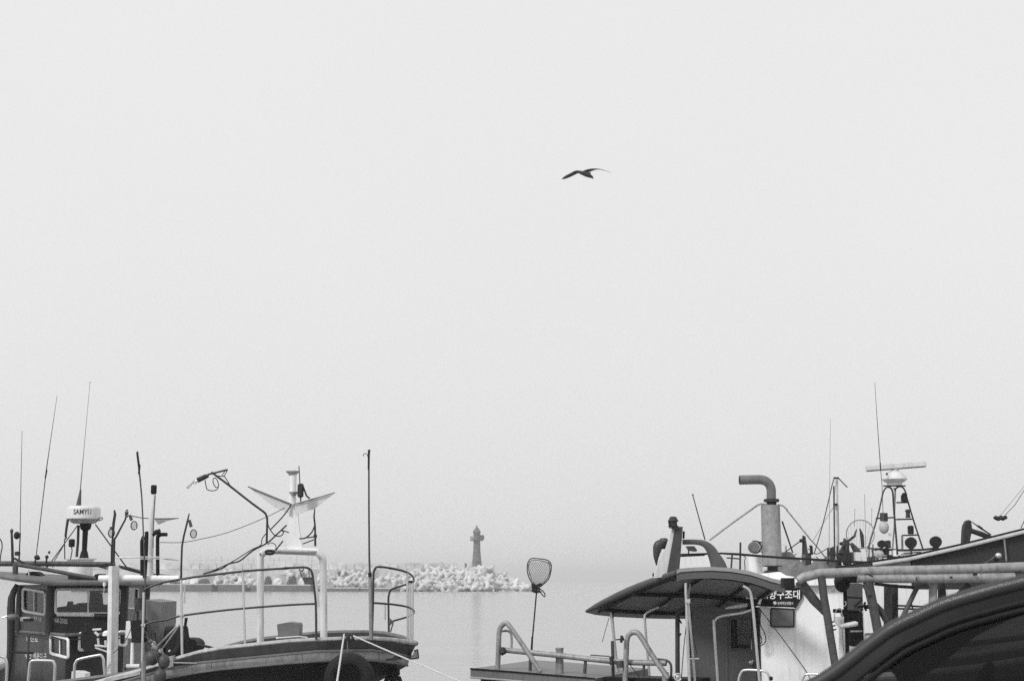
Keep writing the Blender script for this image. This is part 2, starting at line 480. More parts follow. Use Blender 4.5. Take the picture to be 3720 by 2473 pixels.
# ------------------------------------------------------------------ the setting
def water():
    V = []; Fc = []
    ys = [9.0, 20, 40, 60, 90, 130, 200, 300, 450, 700, 1100, 1500, 2500, 4500]
    xs = [-2600, -900, -500, -250, -120, -60, -25, 0, 25, 60, 120, 250, 500, 900, 2600]
    for y in ys:
        for x in xs: V.append((x, y, 0))
    n = len(xs)
    for j in range(len(ys) - 1):
        for i in range(n - 1): Fc.append((j * n + i, j * n + i + 1, (j + 1) * n + i + 1, (j + 1) * n + i))
    m = bpy.data.materials.new('sea_water'); m.use_nodes = True
    t = m.node_tree; b = t.nodes['Principled BSDF']
    b.inputs['Base Color'].default_value = (.30, .30, .30, 1)
    b.inputs['Roughness'].default_value = .16
    b.inputs['IOR'].default_value = 1.33
    g = t.nodes.new('ShaderNodeNewGeometry')
    mp = t.nodes.new('ShaderNodeMapping'); mp.inputs['Scale'].default_value = (.45, 1.0, 1)
    t.links.new(g.outputs['Position'], mp.inputs[0])
    a = t.nodes.new('ShaderNodeTexNoise'); a.inputs['Scale'].default_value = .9; a.inputs['Detail'].default_value = 6
    c = t.nodes.new('ShaderNodeTexNoise'); c.inputs['Scale'].default_value = .07; c.inputs['Detail'].default_value = 3
    t.links.new(mp.outputs[0], a.inputs['Vector']); t.links.new(mp.outputs[0], c.inputs['Vector'])
    bp = t.nodes.new('ShaderNodeBump'); bp.inputs['Strength'].default_value = .5; bp.inputs['Distance'].default_value = .2
    mr = t.nodes.new('ShaderNodeMapRange'); mr.inputs[1].default_value = .4; mr.inputs[2].default_value = .62; mr.inputs[3].default_value = .3; mr.inputs[4].default_value = 1
    t.links.new(c.outputs[0], mr.inputs[0])
    mu = t.nodes.new('ShaderNodeMath'); mu.operation = 'MULTIPLY'
    t.links.new(a.outputs[0], mu.inputs[0]); t.links.new(mr.outputs[0], mu.inputs[1])
    t.links.new(mu.outputs[0], bp.inputs['Height']); t.links.new(bp.outputs[0], b.inputs['Normal'])
    obj('sea_water', V, Fc, m, None, smooth=False, kind='structure')
water()
QZ = 1.45
QE = 12.0
def quay():
    m = MB()
    m.add(*box_geo((0, (QE - .3 - 14) / 2, QZ / 2 - .5), (60, QE - .3 + 14, QZ + 1), 0, .02))
    obj('quay', m.V, m.F, QUAY, None, kind='structure')
    V, Fc = box_geo((0, QE - .15, QZ / 2 - .45), (60, .3, QZ + 1.1 + .12), 0, .03)
    obj('quay_kerb', V, Fc, QUAY, None, kind='structure')
quay()

# ------------------------------------------------------------------ breakwater, tetrapods, lighthouse
DB = 400.0
KB = DB / F0
def bx(px): return (px - W0 / 2) * KB
def bz(py): return CAMH + (HORIZ - py) * KB / 1.0
def breakwater():
    t = thing('breakwater', 'long concrete breakwater with a parapet wall fading into the mist', 'breakwater', (bx(1000), DB, 0))
    x0, x1 = bx(330), bx(1790)
    box('wall', ((x0 + x1) / 2, DB + 3, 2.6), (x1 - x0, 9, 6.4), CONC, t, 0, .2)
    xa, xb = bx(330), bx(1660)
    box('parapet', ((xa + xb) / 2, DB + 2.2, 6.75), (xb - xa, 1.4, 1.9), CONC, t, 0, .15)
    # lower landing along the foot, in lengths with gaps between them
    for a, b, h in ((330, 818, 1.75), (840, 935, 1.75), (958, 1160, 1.55), (1182, 1330, .75), (1334, 1540, .7), (1544, 1760, .5)):
        w = bx(b) - bx(a)
        box('landing', ((bx(a) + bx(b)) / 2, DB - 7.5, h / 2 - .5), (w, 9, h + 1), CONCD, t, 0, .1)
        box('coping', ((bx(a) + bx(b)) / 2, DB - 7.4, h + .12), (w, 9.1, .3), CONC, t, 0, .05)
    x = 690
    i = 0
    while x < 1150:                              # fence of posts on the parapet
        rnd = random.Random(i); i += 1
        h = rnd.uniform(.9, 2.1)
        box('fence_post', (bx(x), DB + 2.2, 7.7 + h / 2), (.22, .22, h), CONC, t, 0, .02)
        x += rnd.uniform(13, 24)
    box('fence_rail', ((bx(690) + bx(1150)) / 2, DB + 2.2, 8.45), (bx(1150) - bx(690), .12, .12), CONC, t, 0, .02)
    x = 700
    while x < 1640:                              # upright ribs of the parapet
        box('rib', (bx(x), DB + 1.42, 6.6), (.5, .3, 1.7), CONC, t, 0, .05); x += 31
    return t
breakwater()
def tetrapods():
    m = MB()
    dirs = [Vector((0, 0, 1))] + [Vector((math.cos(R(a)) * .943, math.sin(R(a)) * .943, -.333)) for a in (10, 130, 250)]
    for d in dirs:
        V, Fc = tube_geo([Vector((0, 0, 0)), d * .35, d * 1.0, d * 1.06], [.42, .40, .27, .2], 8); m.add(V, Fc)
    me0 = m.build('tetrapod', TETRA, None); data = me0.data
    bpy.data.objects.remove(me0)
    rd = random.Random(3); first = True; n = 0
    def top(px):
        if px < 1490: return 3.9 + .8 * math.sin(px * .03)
        if px < 1760: return 4.6 + 1.4 * math.sin((px - 1490) / 270 * math.pi * .6)
        if px < 1900: return 5.9 - 4.2 * (px - 1760) / 140
        return 1.2
    for row in range(6):
        px = 700 + rd.uniform(0, 10)
        while px < 1945:
            z = .3 + row * 1.15
            if z < top(px) and not (px < 1480 and row < 1) and not (px < 1170 and math.sin(px * .021 + row) < .25):
                o = bpy.data.objects.new('tetrapod', data); link(o)
                s = rd.uniform(1.35, 1.75)
                yy = (DB - 12.5 if px < 1800 else DB - 9) + row * 1.9 + rd.uniform(-.6, .6)
                if px > 1790: yy = DB - 6 + row * 1.6
                o.location = (bx(px), yy, z + rd.uniform(-.25, .25)); o.scale = (s, s, s)
                o.rotation_euler = (rd.uniform(-.9, .9), rd.uniform(-.9, .9), rd.uniform(0, 6.28))
                far = px > 1490
                tag(o, 'pale concrete tetrapod in the heap below the lighthouse' if far else 'pale concrete tetrapod along the foot of the breakwater wall', 'tetrapod',
                    'tetrapods heaped below the lighthouse' if far else 'tetrapods along the breakwater')
                n += 1
            px += rd.uniform(19, 28)
tetrapods()
def lighthouse():
    X = 1732
    t = thing('lighthouse', 'grey tapering lighthouse with gallery and domed lantern on the breakwater end', 'lighthouse', P(X, 2062, DB + 6))
    d = DB + 6
    lathe('tower', X, [(1962, 12), (1985, 12.6), (2005, 13.6), (2028, 15.6), (2046, 17.8), (2057, 19.5)], d, LHOUSE, t)
    lathe('plinth', X, [(2057, 24), (2076, 25)], d, CONC, t)
    lathe('gallery', X, [(1958, 24), (1960, 24.5), (1963, 22), (1964, 13)], d, LHOUSE, t)
    m = MB()
    for k in range(16):
        a = 2 * math.pi * k / 16; c = P(X, 1958, d); r = 23 * KB
        m.add(*tube_geo([c + Vector((math.cos(a) * r, math.sin(a) * r, 0)), c + Vector((math.cos(a) * r, math.sin(a) * r, .75))], .05, 5))
    c = P(X, 1958, d)
    for zz in (.4, .75): m.add(*tube_geo([c + Vector((math.cos(R(a)) * 23 * KB, math.sin(R(a)) * 23 * KB, zz)) for a in range(0, 360, 20)], .045, 5, True))
    m.build('gallery_railing', LHOUSE, t)
    lathe('lantern', X, [(1934, 11), (1935, 12.5), (1944, 12.5), (1945, 11.8), (1957, 12.5)], d, LHOUSE, t)
    lathe('lantern_roof', X, [(1912, 1.5), (1915, 4), (1921, 8.5), (1927, 12), (1930, 14), (1933, 14.5), (1934, 13)], d, LHOUSE, t)
    ball('finial', X, 1910, d, (2.6, 2.6, 3.2), LHOUSE, t)
    k = P(1751, 1951, d)
    box('signal_box', k, (1.2, 1.2, 1.3), LHOUSE, t, 0, .1)
    pbox('door', 1727, 2036, 1737, 2056, d - 1.55, .4, CONCD, t)
lighthouse()
for q, (x, y, w, h, lb) in enumerate(((1232, 2081, 7, 9, 'larger dark round float on a stake by the breakwater wall'), (1257, 2083, 6, 8, 'smaller dark round float on a stake by the breakwater wall'))):
    t = thing('marker_float', lb, 'float', P(x, 2128, DB - 9), 'round floats by the breakwater')
    ball('float', x, y, DB - 9, (w, w, h), CONCD, t)
    tube('stake', [(x, y + h), (x, 2132)], DB - 9, 1.2, CONCD, t)
t = thing('mooring_post', 'thin dark post standing at the lighthouse foot', 'post', P(1692, 2066, DB + 1))
lathe('post', 1692, [(2045, 2.2), (2047, 4.5), (2052, 3.5), (2060, 4.5), (2072, 4.5)], DB + 1, CONCD, t, 10)
lathe('foot', 1692, [(2064, 6), (2072, 6.5)], DB + 1, CONCD, t, 10)
t = thing('perched_gull', 'tiny dark gull perched on the breakwater parapet', 'gull', P(1402, 2056, DB + 2.2))
ball('body', 1402, 2049, DB + 2.2, (4.2, 3, 3.2), FEATH, t)
ball('head', 1404, 2043.5, DB + 2.2, 2.3, FEATH, t)
tube('leg', [(1402, 2051), (1402, 2056.5)], DB + 2.2, .8, FEATH, t)

rd_ = random.Random(21)
HEAPS = [(708, 40, 30, 1), (742, 46, 22, 0), (792, 34, 34, 1), (868, 36, 26, 0), (905, 40, 34, 1), (975, 30, 30, 0), (1010, 44, 24, 1), (1060, 34, 36, 0), (1098, 30, 28, 1), (1135, 34, 24, 0), (640, 44, 30, 0), (675, 36, 22, 1)]
for q, (x, w, h, pale) in enumerate(HEAPS):      # covered heaps along the landing
    c = P(x, 2128, DB - 7); c.z = 1.6
    n_, V, Fc = 14, [], []
    for j in range(5):
        for i in range(n_):
            a = 2 * math.pi * i / n_; f = math.cos(j / 4 * 1.35); r_ = 1 + .25 * (rd_.random() - .5)
            V.append(Vector((c.x + w * KB * .5 * f * r_ * math.cos(a), c.y + 2.2 * f * r_ * math.sin(a), c.z + h * KB * math.sin(j / 4 * 1.45) * (1 + .2 * (rd_.random() - .5)))))
    for j in range(4):
        for i in range(n_): l = (i + 1) % n_; Fc.append((j * n_ + i, j * n_ + l, j * n_ + n_ + l, j * n_ + n_ + i))
    Fc.append(tuple(4 * n_ + i for i in range(n_)))
    o = obj('covered_heap', V, Fc, PALE if pale else RUST, None, smooth=False)
    tag(o, 'pale heap on the landing below the breakwater wall' if pale else 'dark heap on the landing below the breakwater wall', 'heap', 'pale heaps on the landing' if pale else 'dark heaps on the landing')

# ------------------------------------------------------------------ flying gull
def gull():
    D = 42.0
    t = thing('flying_gull', 'dark gull gliding with bent wings alone in the sky', 'gull', P(2115, 634, D))
    m = MB()
    # body: head to tail
    b = R8((955, 480), (1010, 492), (1080, 515), (1180, 548), (1290, 590), (1390, 632), (1460, 675), (1505, 715))
    V, Fc = tube_px([(x, y, D + .03 * i - .1) for i, (x, y) in enumerate(b)], D, [1.6, 4.4, 6.2, 7.8, 8.6, 6.8, 4.2, 1.2], 3, 12)
    m.add(V, Fc)
    # tail fan
    V, Fc = prism_geo(R8((1300, 520), (1415, 510), (1418, 560), (1430, 640), (1500, 718), (1390, 660)), D + .08, .03); m.add(V, Fc)
    def wing(le, te, th):
        n = len(le)
        L = [P(*p) for p in le]; T = [P(*p) for p in te]
        up = Vector((0, -.3, 1)).normalized()
        V = []; Fc = []
        for i in range(n):
            q = th * (1 - .75 * i / (n - 1)); md = L[i].lerp(T[i], .35)
            V += [L[i], md + up * q, T[i], md - up * q * .4]
        for i in range(n - 1):
            for k in range(4):
                l = (k + 1) % 4; Fc.append((i * 4 + k, i * 4 + l, i * 4 + 4 + l, i * 4 + 4 + k))
        Fc.append((0, 1, 2, 3)); Fc.append((n * 4 - 1, n * 4 - 2, n * 4 - 3, n * 4 - 4))
        m.add(V, Fc)
    le = R8((1090, 500, D), (980, 455, D - .05), (890, 458, D - .12), (760, 535, D - .2), (620, 600, D - .26), (520, 665, D - .3), (455, 727, D - .33))
    te = R8((1120, 560, D + .1), (990, 545, D + .1), (900, 590, D + .02), (780, 650, D - .08), (660, 700, D - .16), (550, 738, D - .24), (462, 735, D - .3))
    wing(le, te, .02)
    le = R8((1150, 500, D), (1170, 460, D + .05), (1300, 412, D + .12), (1450, 388, D + .2), (1600, 386, D + .28), (1750, 405, D + .35), (1920, 462, D + .42), (2100, 522, D + .48))
    te = R8((1300, 560, D + .1), (1320, 520, D + .2), (1400, 495, D + .3), (1480, 460, D + .36), (1600, 425, D + .4), (1750, 425, D + .44), (1920, 472, D + .48), (2098, 526, D + .52))
    wing(le, te, .02)
    m.build('body', FEATH, t)
    c = R8((975, 472))[0]
    ball('head', c[0], c[1], D - .12, (4.2, 4, 3.4), FEATHB, t)
    tube('beak', R8((945, 486), (915, 500)), D - .14, [1.3, .3], FEATH, t)
gull()

# ------------------------------------------------------------------ boat A: dark bow with guard rails, left
def boat_bow():
    YC = 20.3
    t = thing('fishing_boat', 'black-hulled fishing boat with a railed bow and tall pole, moored with ropes', 'boat', (-5.0, YC, 0))
    def dn(px):                                   # near side distance along the hull
        pts = ((-900, 19.1), (-300, 18.75), (1000, 18.75), (1150, 18.85), (1262, 19.02), (1351, 19.28), (1440, 19.72), (1490, 20.08), (1512, 20.28))
        for (a, b), (c, d) in zip(pts, pts[1:]):
            if px <= c: return b + (d - b) * (px - a) / (c - a)
        return 20.28
    xs = [-900, -500, -200, 100, 300, 400, 505, 600, 648, 720, 801, 925, 1050, 1150, 1262, 1351, 1440, 1485, 1511]
    def itp(tab, x):
        for (a, b), (c, d) in zip(tab, tab[1:]):
            if x <= c: return b + (d - b) * (x - a) / (c - a)
        return tab[-1][1]
    top = ((-900, 2580), (-200, 2560), (300, 2497), (380, 2474), (505, 2440), (600, 2412), (646, 2398), (652, 2386), (801, 2359), (1050, 2333), (1150, 2328), (1262, 2324), (1351, 2323), (1440, 2329), (1511, 2340))
    bnd = ((-900, 2600), (-200, 2580), (300, 2517), (505, 2458), (600, 2430), (720, 2406), (1050, 2374), (1150, 2365), (1262, 2362), (1372, 2361), (1450, 2370), (1511, 2385))
    stk = ((-900, 2650), (-200, 2630), (300, 2560), (505, 2490), (603, 2461), (769, 2432), (1050, 2407), (1150, 2400), (1262, 2397), (1372, 2396), (1484, 2410), (1511, 2416))
    def row(tab, inset=0.0, xshift=lambda x: 0):
        o = []
        for x in xs:
            x2 = x - xshift(x)
            p = P(x2, itp(tab, x), min(YC - .01, dn(x) + inset)); o.append(p)
        return o
    sh1 = lambda x: max(0, (x - 1400) / 111) * 22
    sh2 = lambda x: max(0, (x - 1350) / 161) * 30
    g, b1, b2 = row(top), row(bnd, .03, sh1), row(stk, .06, sh2)
    def low(z, fr, back):                         # lower hull lines, drawn in towards the keel and back from the stem
        o = []
        for x, p in zip(xs, b2):
            k = max(0, (x - 900) / 611); 
            o.append(Vector((p.x - back * k ** 3, YC - (YC - p.y) * (fr - .25 * k), z + .12 * k)))
        return o
    l1, l2, l3 = low(1.45, .95, .48), low(.7, .84, 1.2), low(-.5, .35, 2.2)
    mir = lambda q: [Vector((p.x, 2 * YC - p.y, p.z)) for p in q]
    m = MB()
    for A, B in ((b2, l1), (l1, l2), (l2, l3)):
        m.add(*strip(A, B)); m.add(*strip(mir(A), mir(B)))
    m.add(*strip(l3, mir(l3)))
    for A, B in ((g, b1), (b1, b2), (b2, l1), (l1, l2), (l2, l3)):
        m.add([A[0], B[0], mir(B)[0], mir(A)[0]], [(0, 1, 2, 3)])
    m.build('hull', BLACKP, t)
    m = MB(); m.add(*strip(b1, b2)); m.add(*strip(mir(b1), mir(b2))); m.build('rubbing_band', LIGHT, t)
    i0 = xs.index(648)
    m = MB(); m.add(*strip(g, b1)); m.add(*strip(mir(g), mir(b1)))
    gin = [Vector((p.x - .06 * (i > len(g) - 3), min(YC - .004, p.y + .12), p.z)) for i, p in enumerate(g)]
    gb = [Vector((p.x, p.y, 1.93 if i >= i0 else 1.1)) for i, p in enumerate(gin)]
    m.add(*strip(gin, gb)); m.add(*strip(mir(gin), mir(gb)))
    m.build('bulwark', DARKP, t)
    for q in (g, mir(g)):
        s = [p + Vector((0, .05 if p.y < YC else -.05, .012)) for p in q]
        V, Fc = tube_geo(s, .034, 8); obj('cap_rail', V, Fc, LIGHT if q is g else MID, t)
    m = MB(); m.add(*strip(gin, mir(gin)))
    for tab, ins in ((bnd, -.005), (stk, .02)):
        pth = [p + Vector((0, -.012, 0)) for p in row(tab, ins, sh1 if tab is bnd else sh2)]
        V, Fc = tube_geo(pth, .016, 6); obj('moulding', V, Fc, MID, t)
    gd = [Vector((p.x, p.y, 1.93)) for p in gin[i0:]]
    V, Fc = strip(gd, mir(gd)); obj('foredeck', V, Fc, MID, t)
    gd = [Vector((p.x, p.y, 1.1)) for p in gin[:i0 + 1]]
    V, Fc = strip(gd, mir(gd)); obj('main_deck', V, Fc, MID, t)
    a = gd[-1]
    V, Fc = box_geo((a.x, YC, 1.52), (.06, 2.7, .82), 0, .004); obj('deck_step', V, Fc, MID, t)
    for x in (767, 1097, 1376):                  # seams in the band
        tube('seam', [(x, itp(bnd, x) + 3, dn(x) + .01), (x + 2, itp(stk, x) - 2, dn(x) + .03)], 0, 1.2, DARKP, t, sides=5)

    # guard rail of the near side
    d = 18.85
    sd = dict(sm=4, sides=10)
    tube('top_rail', Z4((223, 590), (226, 548), (245, 520), (330, 480), (460, 441), (650, 409), (840, 378), (1330, 320), (1600, 298), (1882, 281)) + [(1030, 2063), (1085, 2060), (1110, 2060), (1124, 2065), (1133, 2078), (1137, 2100), (1147, 2191), (1149, 2322)], d, 4.2, RAILREFL, t, **sd)
    tube('middle_rail', Z4((222, 930), (330, 892), (480, 870), (640, 826), (1000, 777), (1360, 740), (1882, 700)) + [(1143, 2192)], d, 3.8, RAILREFL, t, **sd)
    tube('rail_post', [(522, 2150), (516, 2412)], d - .02, 4.4, STEEL, t, sides=10)
    tube('rail_post', Z4((652, 415), (664, 1278)), d, 5.0, STEEL, t, sides=10)
    tube('rail_post', Z4((1355, 325), (1383, 1185)), d, 4.0, STEEL, t, sides=10)
    tube('rail_sleeve', [(1144, 2078), (1157, 2204)], d - .03, 4.6, STEEL, t, sides=10)
    tube('rail_sleeve', Z4((690, 470), (692, 684)), d + .1, 3.6, STEEL, t)
    m = MB()
    for k in range(5):
        m.add(*tube_px(Z4((610 + 10 * k, 800), (655 + 5 * k, 830 - 9 * (k % 2)), (680, 818 + 8 * k)), d - .06, 2.2, 3, 6))
    m.build('lashing', ROPE, t)
    m = MB()
    for k in range(4):
        m.add(*tube_px(Z4((195 + 6 * k, 925 + 8 * k), (222, 945), (240, 915 + 10 * k)), d - .06, 2.2, 3, 6))
    m.build('lashing', ROPE, t)
    # bow pulpit
    near = 19.25; tipd = 20.25; far = 21.2
    tube('pulpit_rail', Z5((720, 1292, near), (727, 1050, near), (730, 880, near), (738, 842, near), (762, 822, near), (860, 834, 19.4), (945, 856, 19.7), (982, 880, 20.0), (994, 905, tipd), (985, 922, 20.6), (945, 936, 20.8), (865, 962, 21.1), (840, 978, far), (830, 1010, far), (828, 1050, far), (831, 1290, far)), 0, 4.0, RAILREFL, t, sm=4, sides=10)
    tube('pulpit_middle_rail', Z5((730, 1057, near), (860, 1067, 19.4), (955, 1084, 19.7), (994, 1108, tipd), (985, 1132, 20.6), (945, 1150, 20.8), (868, 1172, 21.1), (832, 1185, far)), 0, 3.6, RAILREFL, t, sm=4, sides=10)
    tube('pulpit_post', Z5((951, 860), (955, 1312)), 19.72, 4.0, STEEL, t, sides=10)
    tube('pulpit_post', Z5((968, 918), (971, 1318)), 20.0, 3.4, STEEL, t, sides=10)
    tube('pulpit_post', Z5((986, 925), (984, 1322)), 20.2, 4.0, STEEL, t, sides=10)
    tube('pulpit_post', Z5((806, 1068), (806, 1168)), 20.9, 3.2, STEEL, t, sides=10)
    tube('clamp', Z5((972, 912), (972, 928)), 19.9, 7.5, BLACK, t)
    m = MB()
    m.add(*tube_px(Z5((838, 1160), (850, 1185), (832, 1200), (846, 1172), (858, 1188), (850, 1215), (842, 1245)), 20.95, 2.6, 3, 6)); m.build('rope_knot', ROPED, t)
    # tall pole lashed to the pulpit
    tube('pole', Z5((706, 57), (700, 180), (703, 760), (709, 880)), 19.1, [2.6, 3.2, 3.6, 4], DARKP, t, sm=2)
    tube('pole_grip', Z5((697, 60), (696, 190)), 19.08, 2.2, BLACK, t)
    tube('pole_hook', Z5((664, 101), (668, 87), (680, 83), (690, 92), (695, 112)), 19.1, 1.3, BLACK, t, sm=3)
    tube('pole_collar', Z5((707, 860), (708, 886)), 19.08, 7, BLACK, t)
    tube('pole_socket', Z5((708, 886), (714, 1298)), 19.1, 6.4, GALV, t, sides=10)
    # bitt where the mooring ropes are made fast
    m = MB()
    m.add(*tube_px(Z5((530, 1290), (533, 1275), (546, 1258)), 18.95, 4.5, 2, 8)); m.add(*tube_px(Z5((570, 1258), (590, 1270), (596, 1292)), 18.95, 4.5, 2, 8))
    m.add(*tube_px(Z5((525, 1296), (605, 1298)), 18.97, 5, 1, 8)); m.add(*tube_px(Z5((563, 1276), (565, 1310)), 18.97, 8, 1, 8))
    m.build('bitt', RUST, t)
    # bow bracket and hanging roller
    m = MB()
    for a, b in (((910, 385), (1000, 375)), ((1000, 375), (990, 290)), ((990, 290), (955, 305)), ((910, 385), (925, 320))):
        m.add(*tube_px(N7(a, b), 20.15, 2.4, 1, 6)); m.add(*tube_px(N7(a, b), 20.45, 2.4, 1, 6))
    m.build('bow_bracket', DARKP, t)
    prism('bracket_plate', N7((918, 380), (996, 370), (986, 296), (960, 306)), 20.2, .22, LIGHT, t)
    # foredeck fittings
    tube('deck_pipe', Z4((820, 1152), (960, 1175), (1090, 1212)), 19.4, 4.5, RUST, t)
    tube('tie_bar', Z5((110, 1286), (240, 1276), (300, 1283)), 19.6, 3, STEEL, t)
    tube('deck_rope', Z5((250, 1292), (340, 1300), (440, 1292), (535, 1284)), 19.3, 2.2, ROPE, t, sm=3)

    # white arch frame with mast
    ga = 20.9
    tube('arch_frame', [(946, 2390), (946, 2040), (950, 2016), (966, 2002)] + N1((1380, 152), (1900, 172), (1985, 185)) + [(1169, 2024), (1174, 2050), (1176, 2200), (1176, 2390)], ga, 13, PALEW, t, sm=4, sides=14)
    tube('arch_bar', [(966, 1999), (1150, 2004)], ga - .12, 5.5, LIGHT, t)
    prism('mast_foot', M3((140, 420), (205, 420), (225, 640), (260, 860), (105, 860), (125, 640)), ga, .10, WHITE, t)
    V, Fc = lathe_geo(1062, [(1716, 13), (1790, 13), (1832, 14)], ga, 16); obj('mast', V, Fc, WHITE, t)
    lathe('mast_tray', 1063, [(1710, 26), (1713, 26), (1719, 18), (1728, 11)], ga, LIGHT, t)
    lathe('mast_tray', 1066, [(1785, 17), (1788, 17), (1793, 13), (1800, 9)], ga - .1, LIGHT, t)
    prism('outrigger', [(903, 1768), (1054, 1829), (1054, 1868), (990, 1838)], ga - .04, .02, PALE, t)
    prism('outrigger', [(1070, 1831), (1218, 1788), (1140, 1848), (1075, 1868)], ga - .04, .02, PALE, t)
    tube('outrigger_edge', [(901, 1767), (1054, 1829)], ga - .06, 2.4, MID, t)
    tube('outrigger_edge', [(1068, 1831), (1217, 1788)], ga - .06, 1.7, MID, t)
    tube('whip_antenna', M3((226, 58), (236, 225)), ga - .2, 1.8, RUST, t)
    m = MB(); m.add(*box_geo(P(*M3((242, 293))[0], ga - .2), (.08, .1, .2), 0, .015)); m.add(*tube_px(M3((243, 330), (243, 398)), ga - .2, 2.4))
    m.build('signal_lamp', RUST, t)
    tube('lamp_arm', M3((258, 232), (300, 345), (330, 368)), ga - .2, 3.2, RUST, t)
    tube('rod_antenna', M3((378, 465), (371, 540), (381, 640), (383, 824)), ga - .3, [2, 3.2, 3.4, 4], RUST, t)
    m = MB()
    m.add(*tube_px(M3((230, 752), (290, 745), (350, 690), (376, 630)), ga - .3, 2.6, 3)); m.add(*tube_px(M3((305, 744), (365, 735)), ga - .3, 2.4)); m.add(*tube_px(M3((262, 803), (370, 762)), ga - .3, 2.2))
    m.build('antenna_bracket', RUST, t)
    lathe('antenna_clamp', 1145, [(1940, 6), (1952, 7)], ga - .3, RUST, t, 8)
    # lamp on its bent pole
    dl = 20.2
    tube('lamp_pole', Z3((830, 300), (880, 335), (1000, 425), (1200, 582), (1320, 670), (1348, 700), (1360, 745), (1360, 800), (1355, 975)), dl, 3.9, RUST, t, sm=3)
    tube('lamp_crossbar', Z3((795, 322), (985, 275)), dl, 3.4, RUST, t)
    m = MB(); m.add(*tube_px(Z3((985, 275), (950, 340), (935, 325), (962, 285)), dl, 1.6)); m.build('lamp_bracket', RUST, t)
    lp = tube('work_lamp', Z3((805, 335), (780, 338), (700, 376)), dl, [5, 8.5, 9.5], RUST, t, sides=12)
    tube('bulb', Z3((700, 378), (672, 395), (645, 412), (600, 452)), dl, [5, 6.5, 3.5, 4.2], BULB, lp, sides=12)
    tube('lamp_wire', Z3((770, 372), (780, 430), (795, 465), (850, 475), (890, 455), (898, 410), (875, 358), (850, 360), (848, 400), (870, 440), (892, 442)), dl - .02, 1.7, CABLE, t, sm=4, sides=6)
    tube('lamp_wire', Z3((890, 335), (950, 340), (985, 385), (1010, 430)), dl - .04, 1.7, CABLE, t, sm=4, sides=6)
    for r, pts in ((2.8, ((755, 1263), (920, 1216), (1000, 1167), (1100, 1140), (1220, 1045), (1360, 970), (1440, 900), (1545, 800))),
                   (1.8, ((790, 1256), (1010, 1158), (1130, 1085), (1220, 1030), (1300, 990), (1312, 930), (1350, 880))),
                   (2.0, ((1365, 730), (1372, 810), (1430, 895), (1490, 902), (1515, 870), (1500, 850), (1568, 872))),
                   (2.4, ((1395, 840), (1500, 730), (1568, 640), (1590, 600))),
                   (1.2, ((340, 965), (540, 965), (720, 936), (1000, 866), (1340, 730), (1530, 635)))):
        tube('cable', Z3(*pts), dl + .1, r, CABLE, t, sm=4, sides=6)
    m = MB()
    for k in range(3):
        c = Z3((1385, 1052 + 8 * k))[0]
        m.add(*tube_px([(c[0] + (18 - k) * math.cos(R(a)), c[1] + 6 * math.sin(R(a))) for a in range(0, 360, 24)], dl + .3, 1.5, 1, 6, True))
    m.add(*tube_px(Z3((1365, 985), (1400, 968), (1440, 990), (1440, 1030), (1415, 1055)), dl + .3, 1.5, 4, 6)); m.add(*tube_px(Z3((1440, 1040), (1510, 950)), dl + .3, 2.6, 1, 6))
    m.build('cable_coil', CABLE, t)

    # working gear at the waist
    g0 = 19.6
    prism('engine_casing', Z4((238, 640), (425, 668), (420, 880), (372, 1330), (240, 1330)), g0, .9, MID, t)
    prism('casing_back', Z4((378, 880), (466, 868), (478, 1010), (500, 1330), (372, 1330)), g0 + .3, .5, BLACKP, t)
    w = prism('winch_drum', Z4((480, 1010), (520, 975), (590, 950), (640, 985), (640, 1290), (500, 1290), (470, 1140)), g0 - .2, .5, BLACK, t, sm=3)
    m = MB()
    for k in range(5): m.add(*tube_px(Z4((590 + 8 * k, 975), (612 + 8 * k, 1060), (600 + 8 * k, 1160), (545 + 8 * k, 1240)), g0 - .24, 1.7, 3, 6))
    m.build('drum_rope', RUST, w)
    prism('net_bundle', Z4((660, 1100), (740, 1085), (800, 1098), (842, 1150), (815, 1235), (700, 1262), (655, 1262)), g0 - .2, .45, BLACK, t, sm=3)
    tube('hose', Z4((712, 845), (700, 940), (712, 1010), (735, 1080), (732, 1120)), g0 - .3, [6, 5, 5, 6, 8], BLACK, t, sm=3)
    tube('stay', Z4((390, 1165), (500, 1050), (600, 948)), g0 - .5, 4.2, GALV, t)
    tube('stay', Z4((428, 1210), (540, 1060), (635, 925)), g0 - .5, 3.0, GALV, t)
    prism('net_hauler', Z4((72, 880), (190, 872), (196, 1000), (196, 1132), (92, 1130), (80, 1000)), g0 - .3, .35, BLACK, t)
    tube('hauler_arm', Z4((165, 620), (165, 760)), g0 - .2, [16, 14], DARKP, t, sides=10)
    tube('hauler_hook', Z4((152, 770), (158, 800), (156, 880)), g0 - .3, [6, 4, 3], BLACK, t)
    tube('hauler_line', Z4((138, 700), (112, 860), (60, 1020), (0, 1130), (-120, 1250)), g0 - .4, 1.3, CABLE, t, sm=3, sides=6)
    prism('white_shield', Z4((25, 885), (78, 880), (92, 1080), (15, 1075)), g0 + .15, .06, WHITE, t)
    tube('white_pipe', Z4((104, 1130), (96, 1370)), g0 - .1, 8, WHITE, t, sides=12)
    tube('roller', Z4((18, 1402), (180, 1400)), g0 - .5, 9, PALE, t, sides=14)
    tube('roller_rim', Z4((14, 1402), (26, 1402)), g0 - .5, 12, DARKP, t, sides=14)
    tube('lever', Z4((352, 1015), (360, 1070), (380, 1130)), g0 - .6, [3.6, 1.8, 1.8], BLACK, t)
    m = MB()
    for x, y, r in ((340, 1150, 9), (350, 1185, 12), (420, 1225, 9), (520, 1225, 5), (300, 1110, 6)):
        m.add(*ball_geo(P(*Z4((x, y))[0], g0 - .6), r * .0036, 10, 6, .2, x))
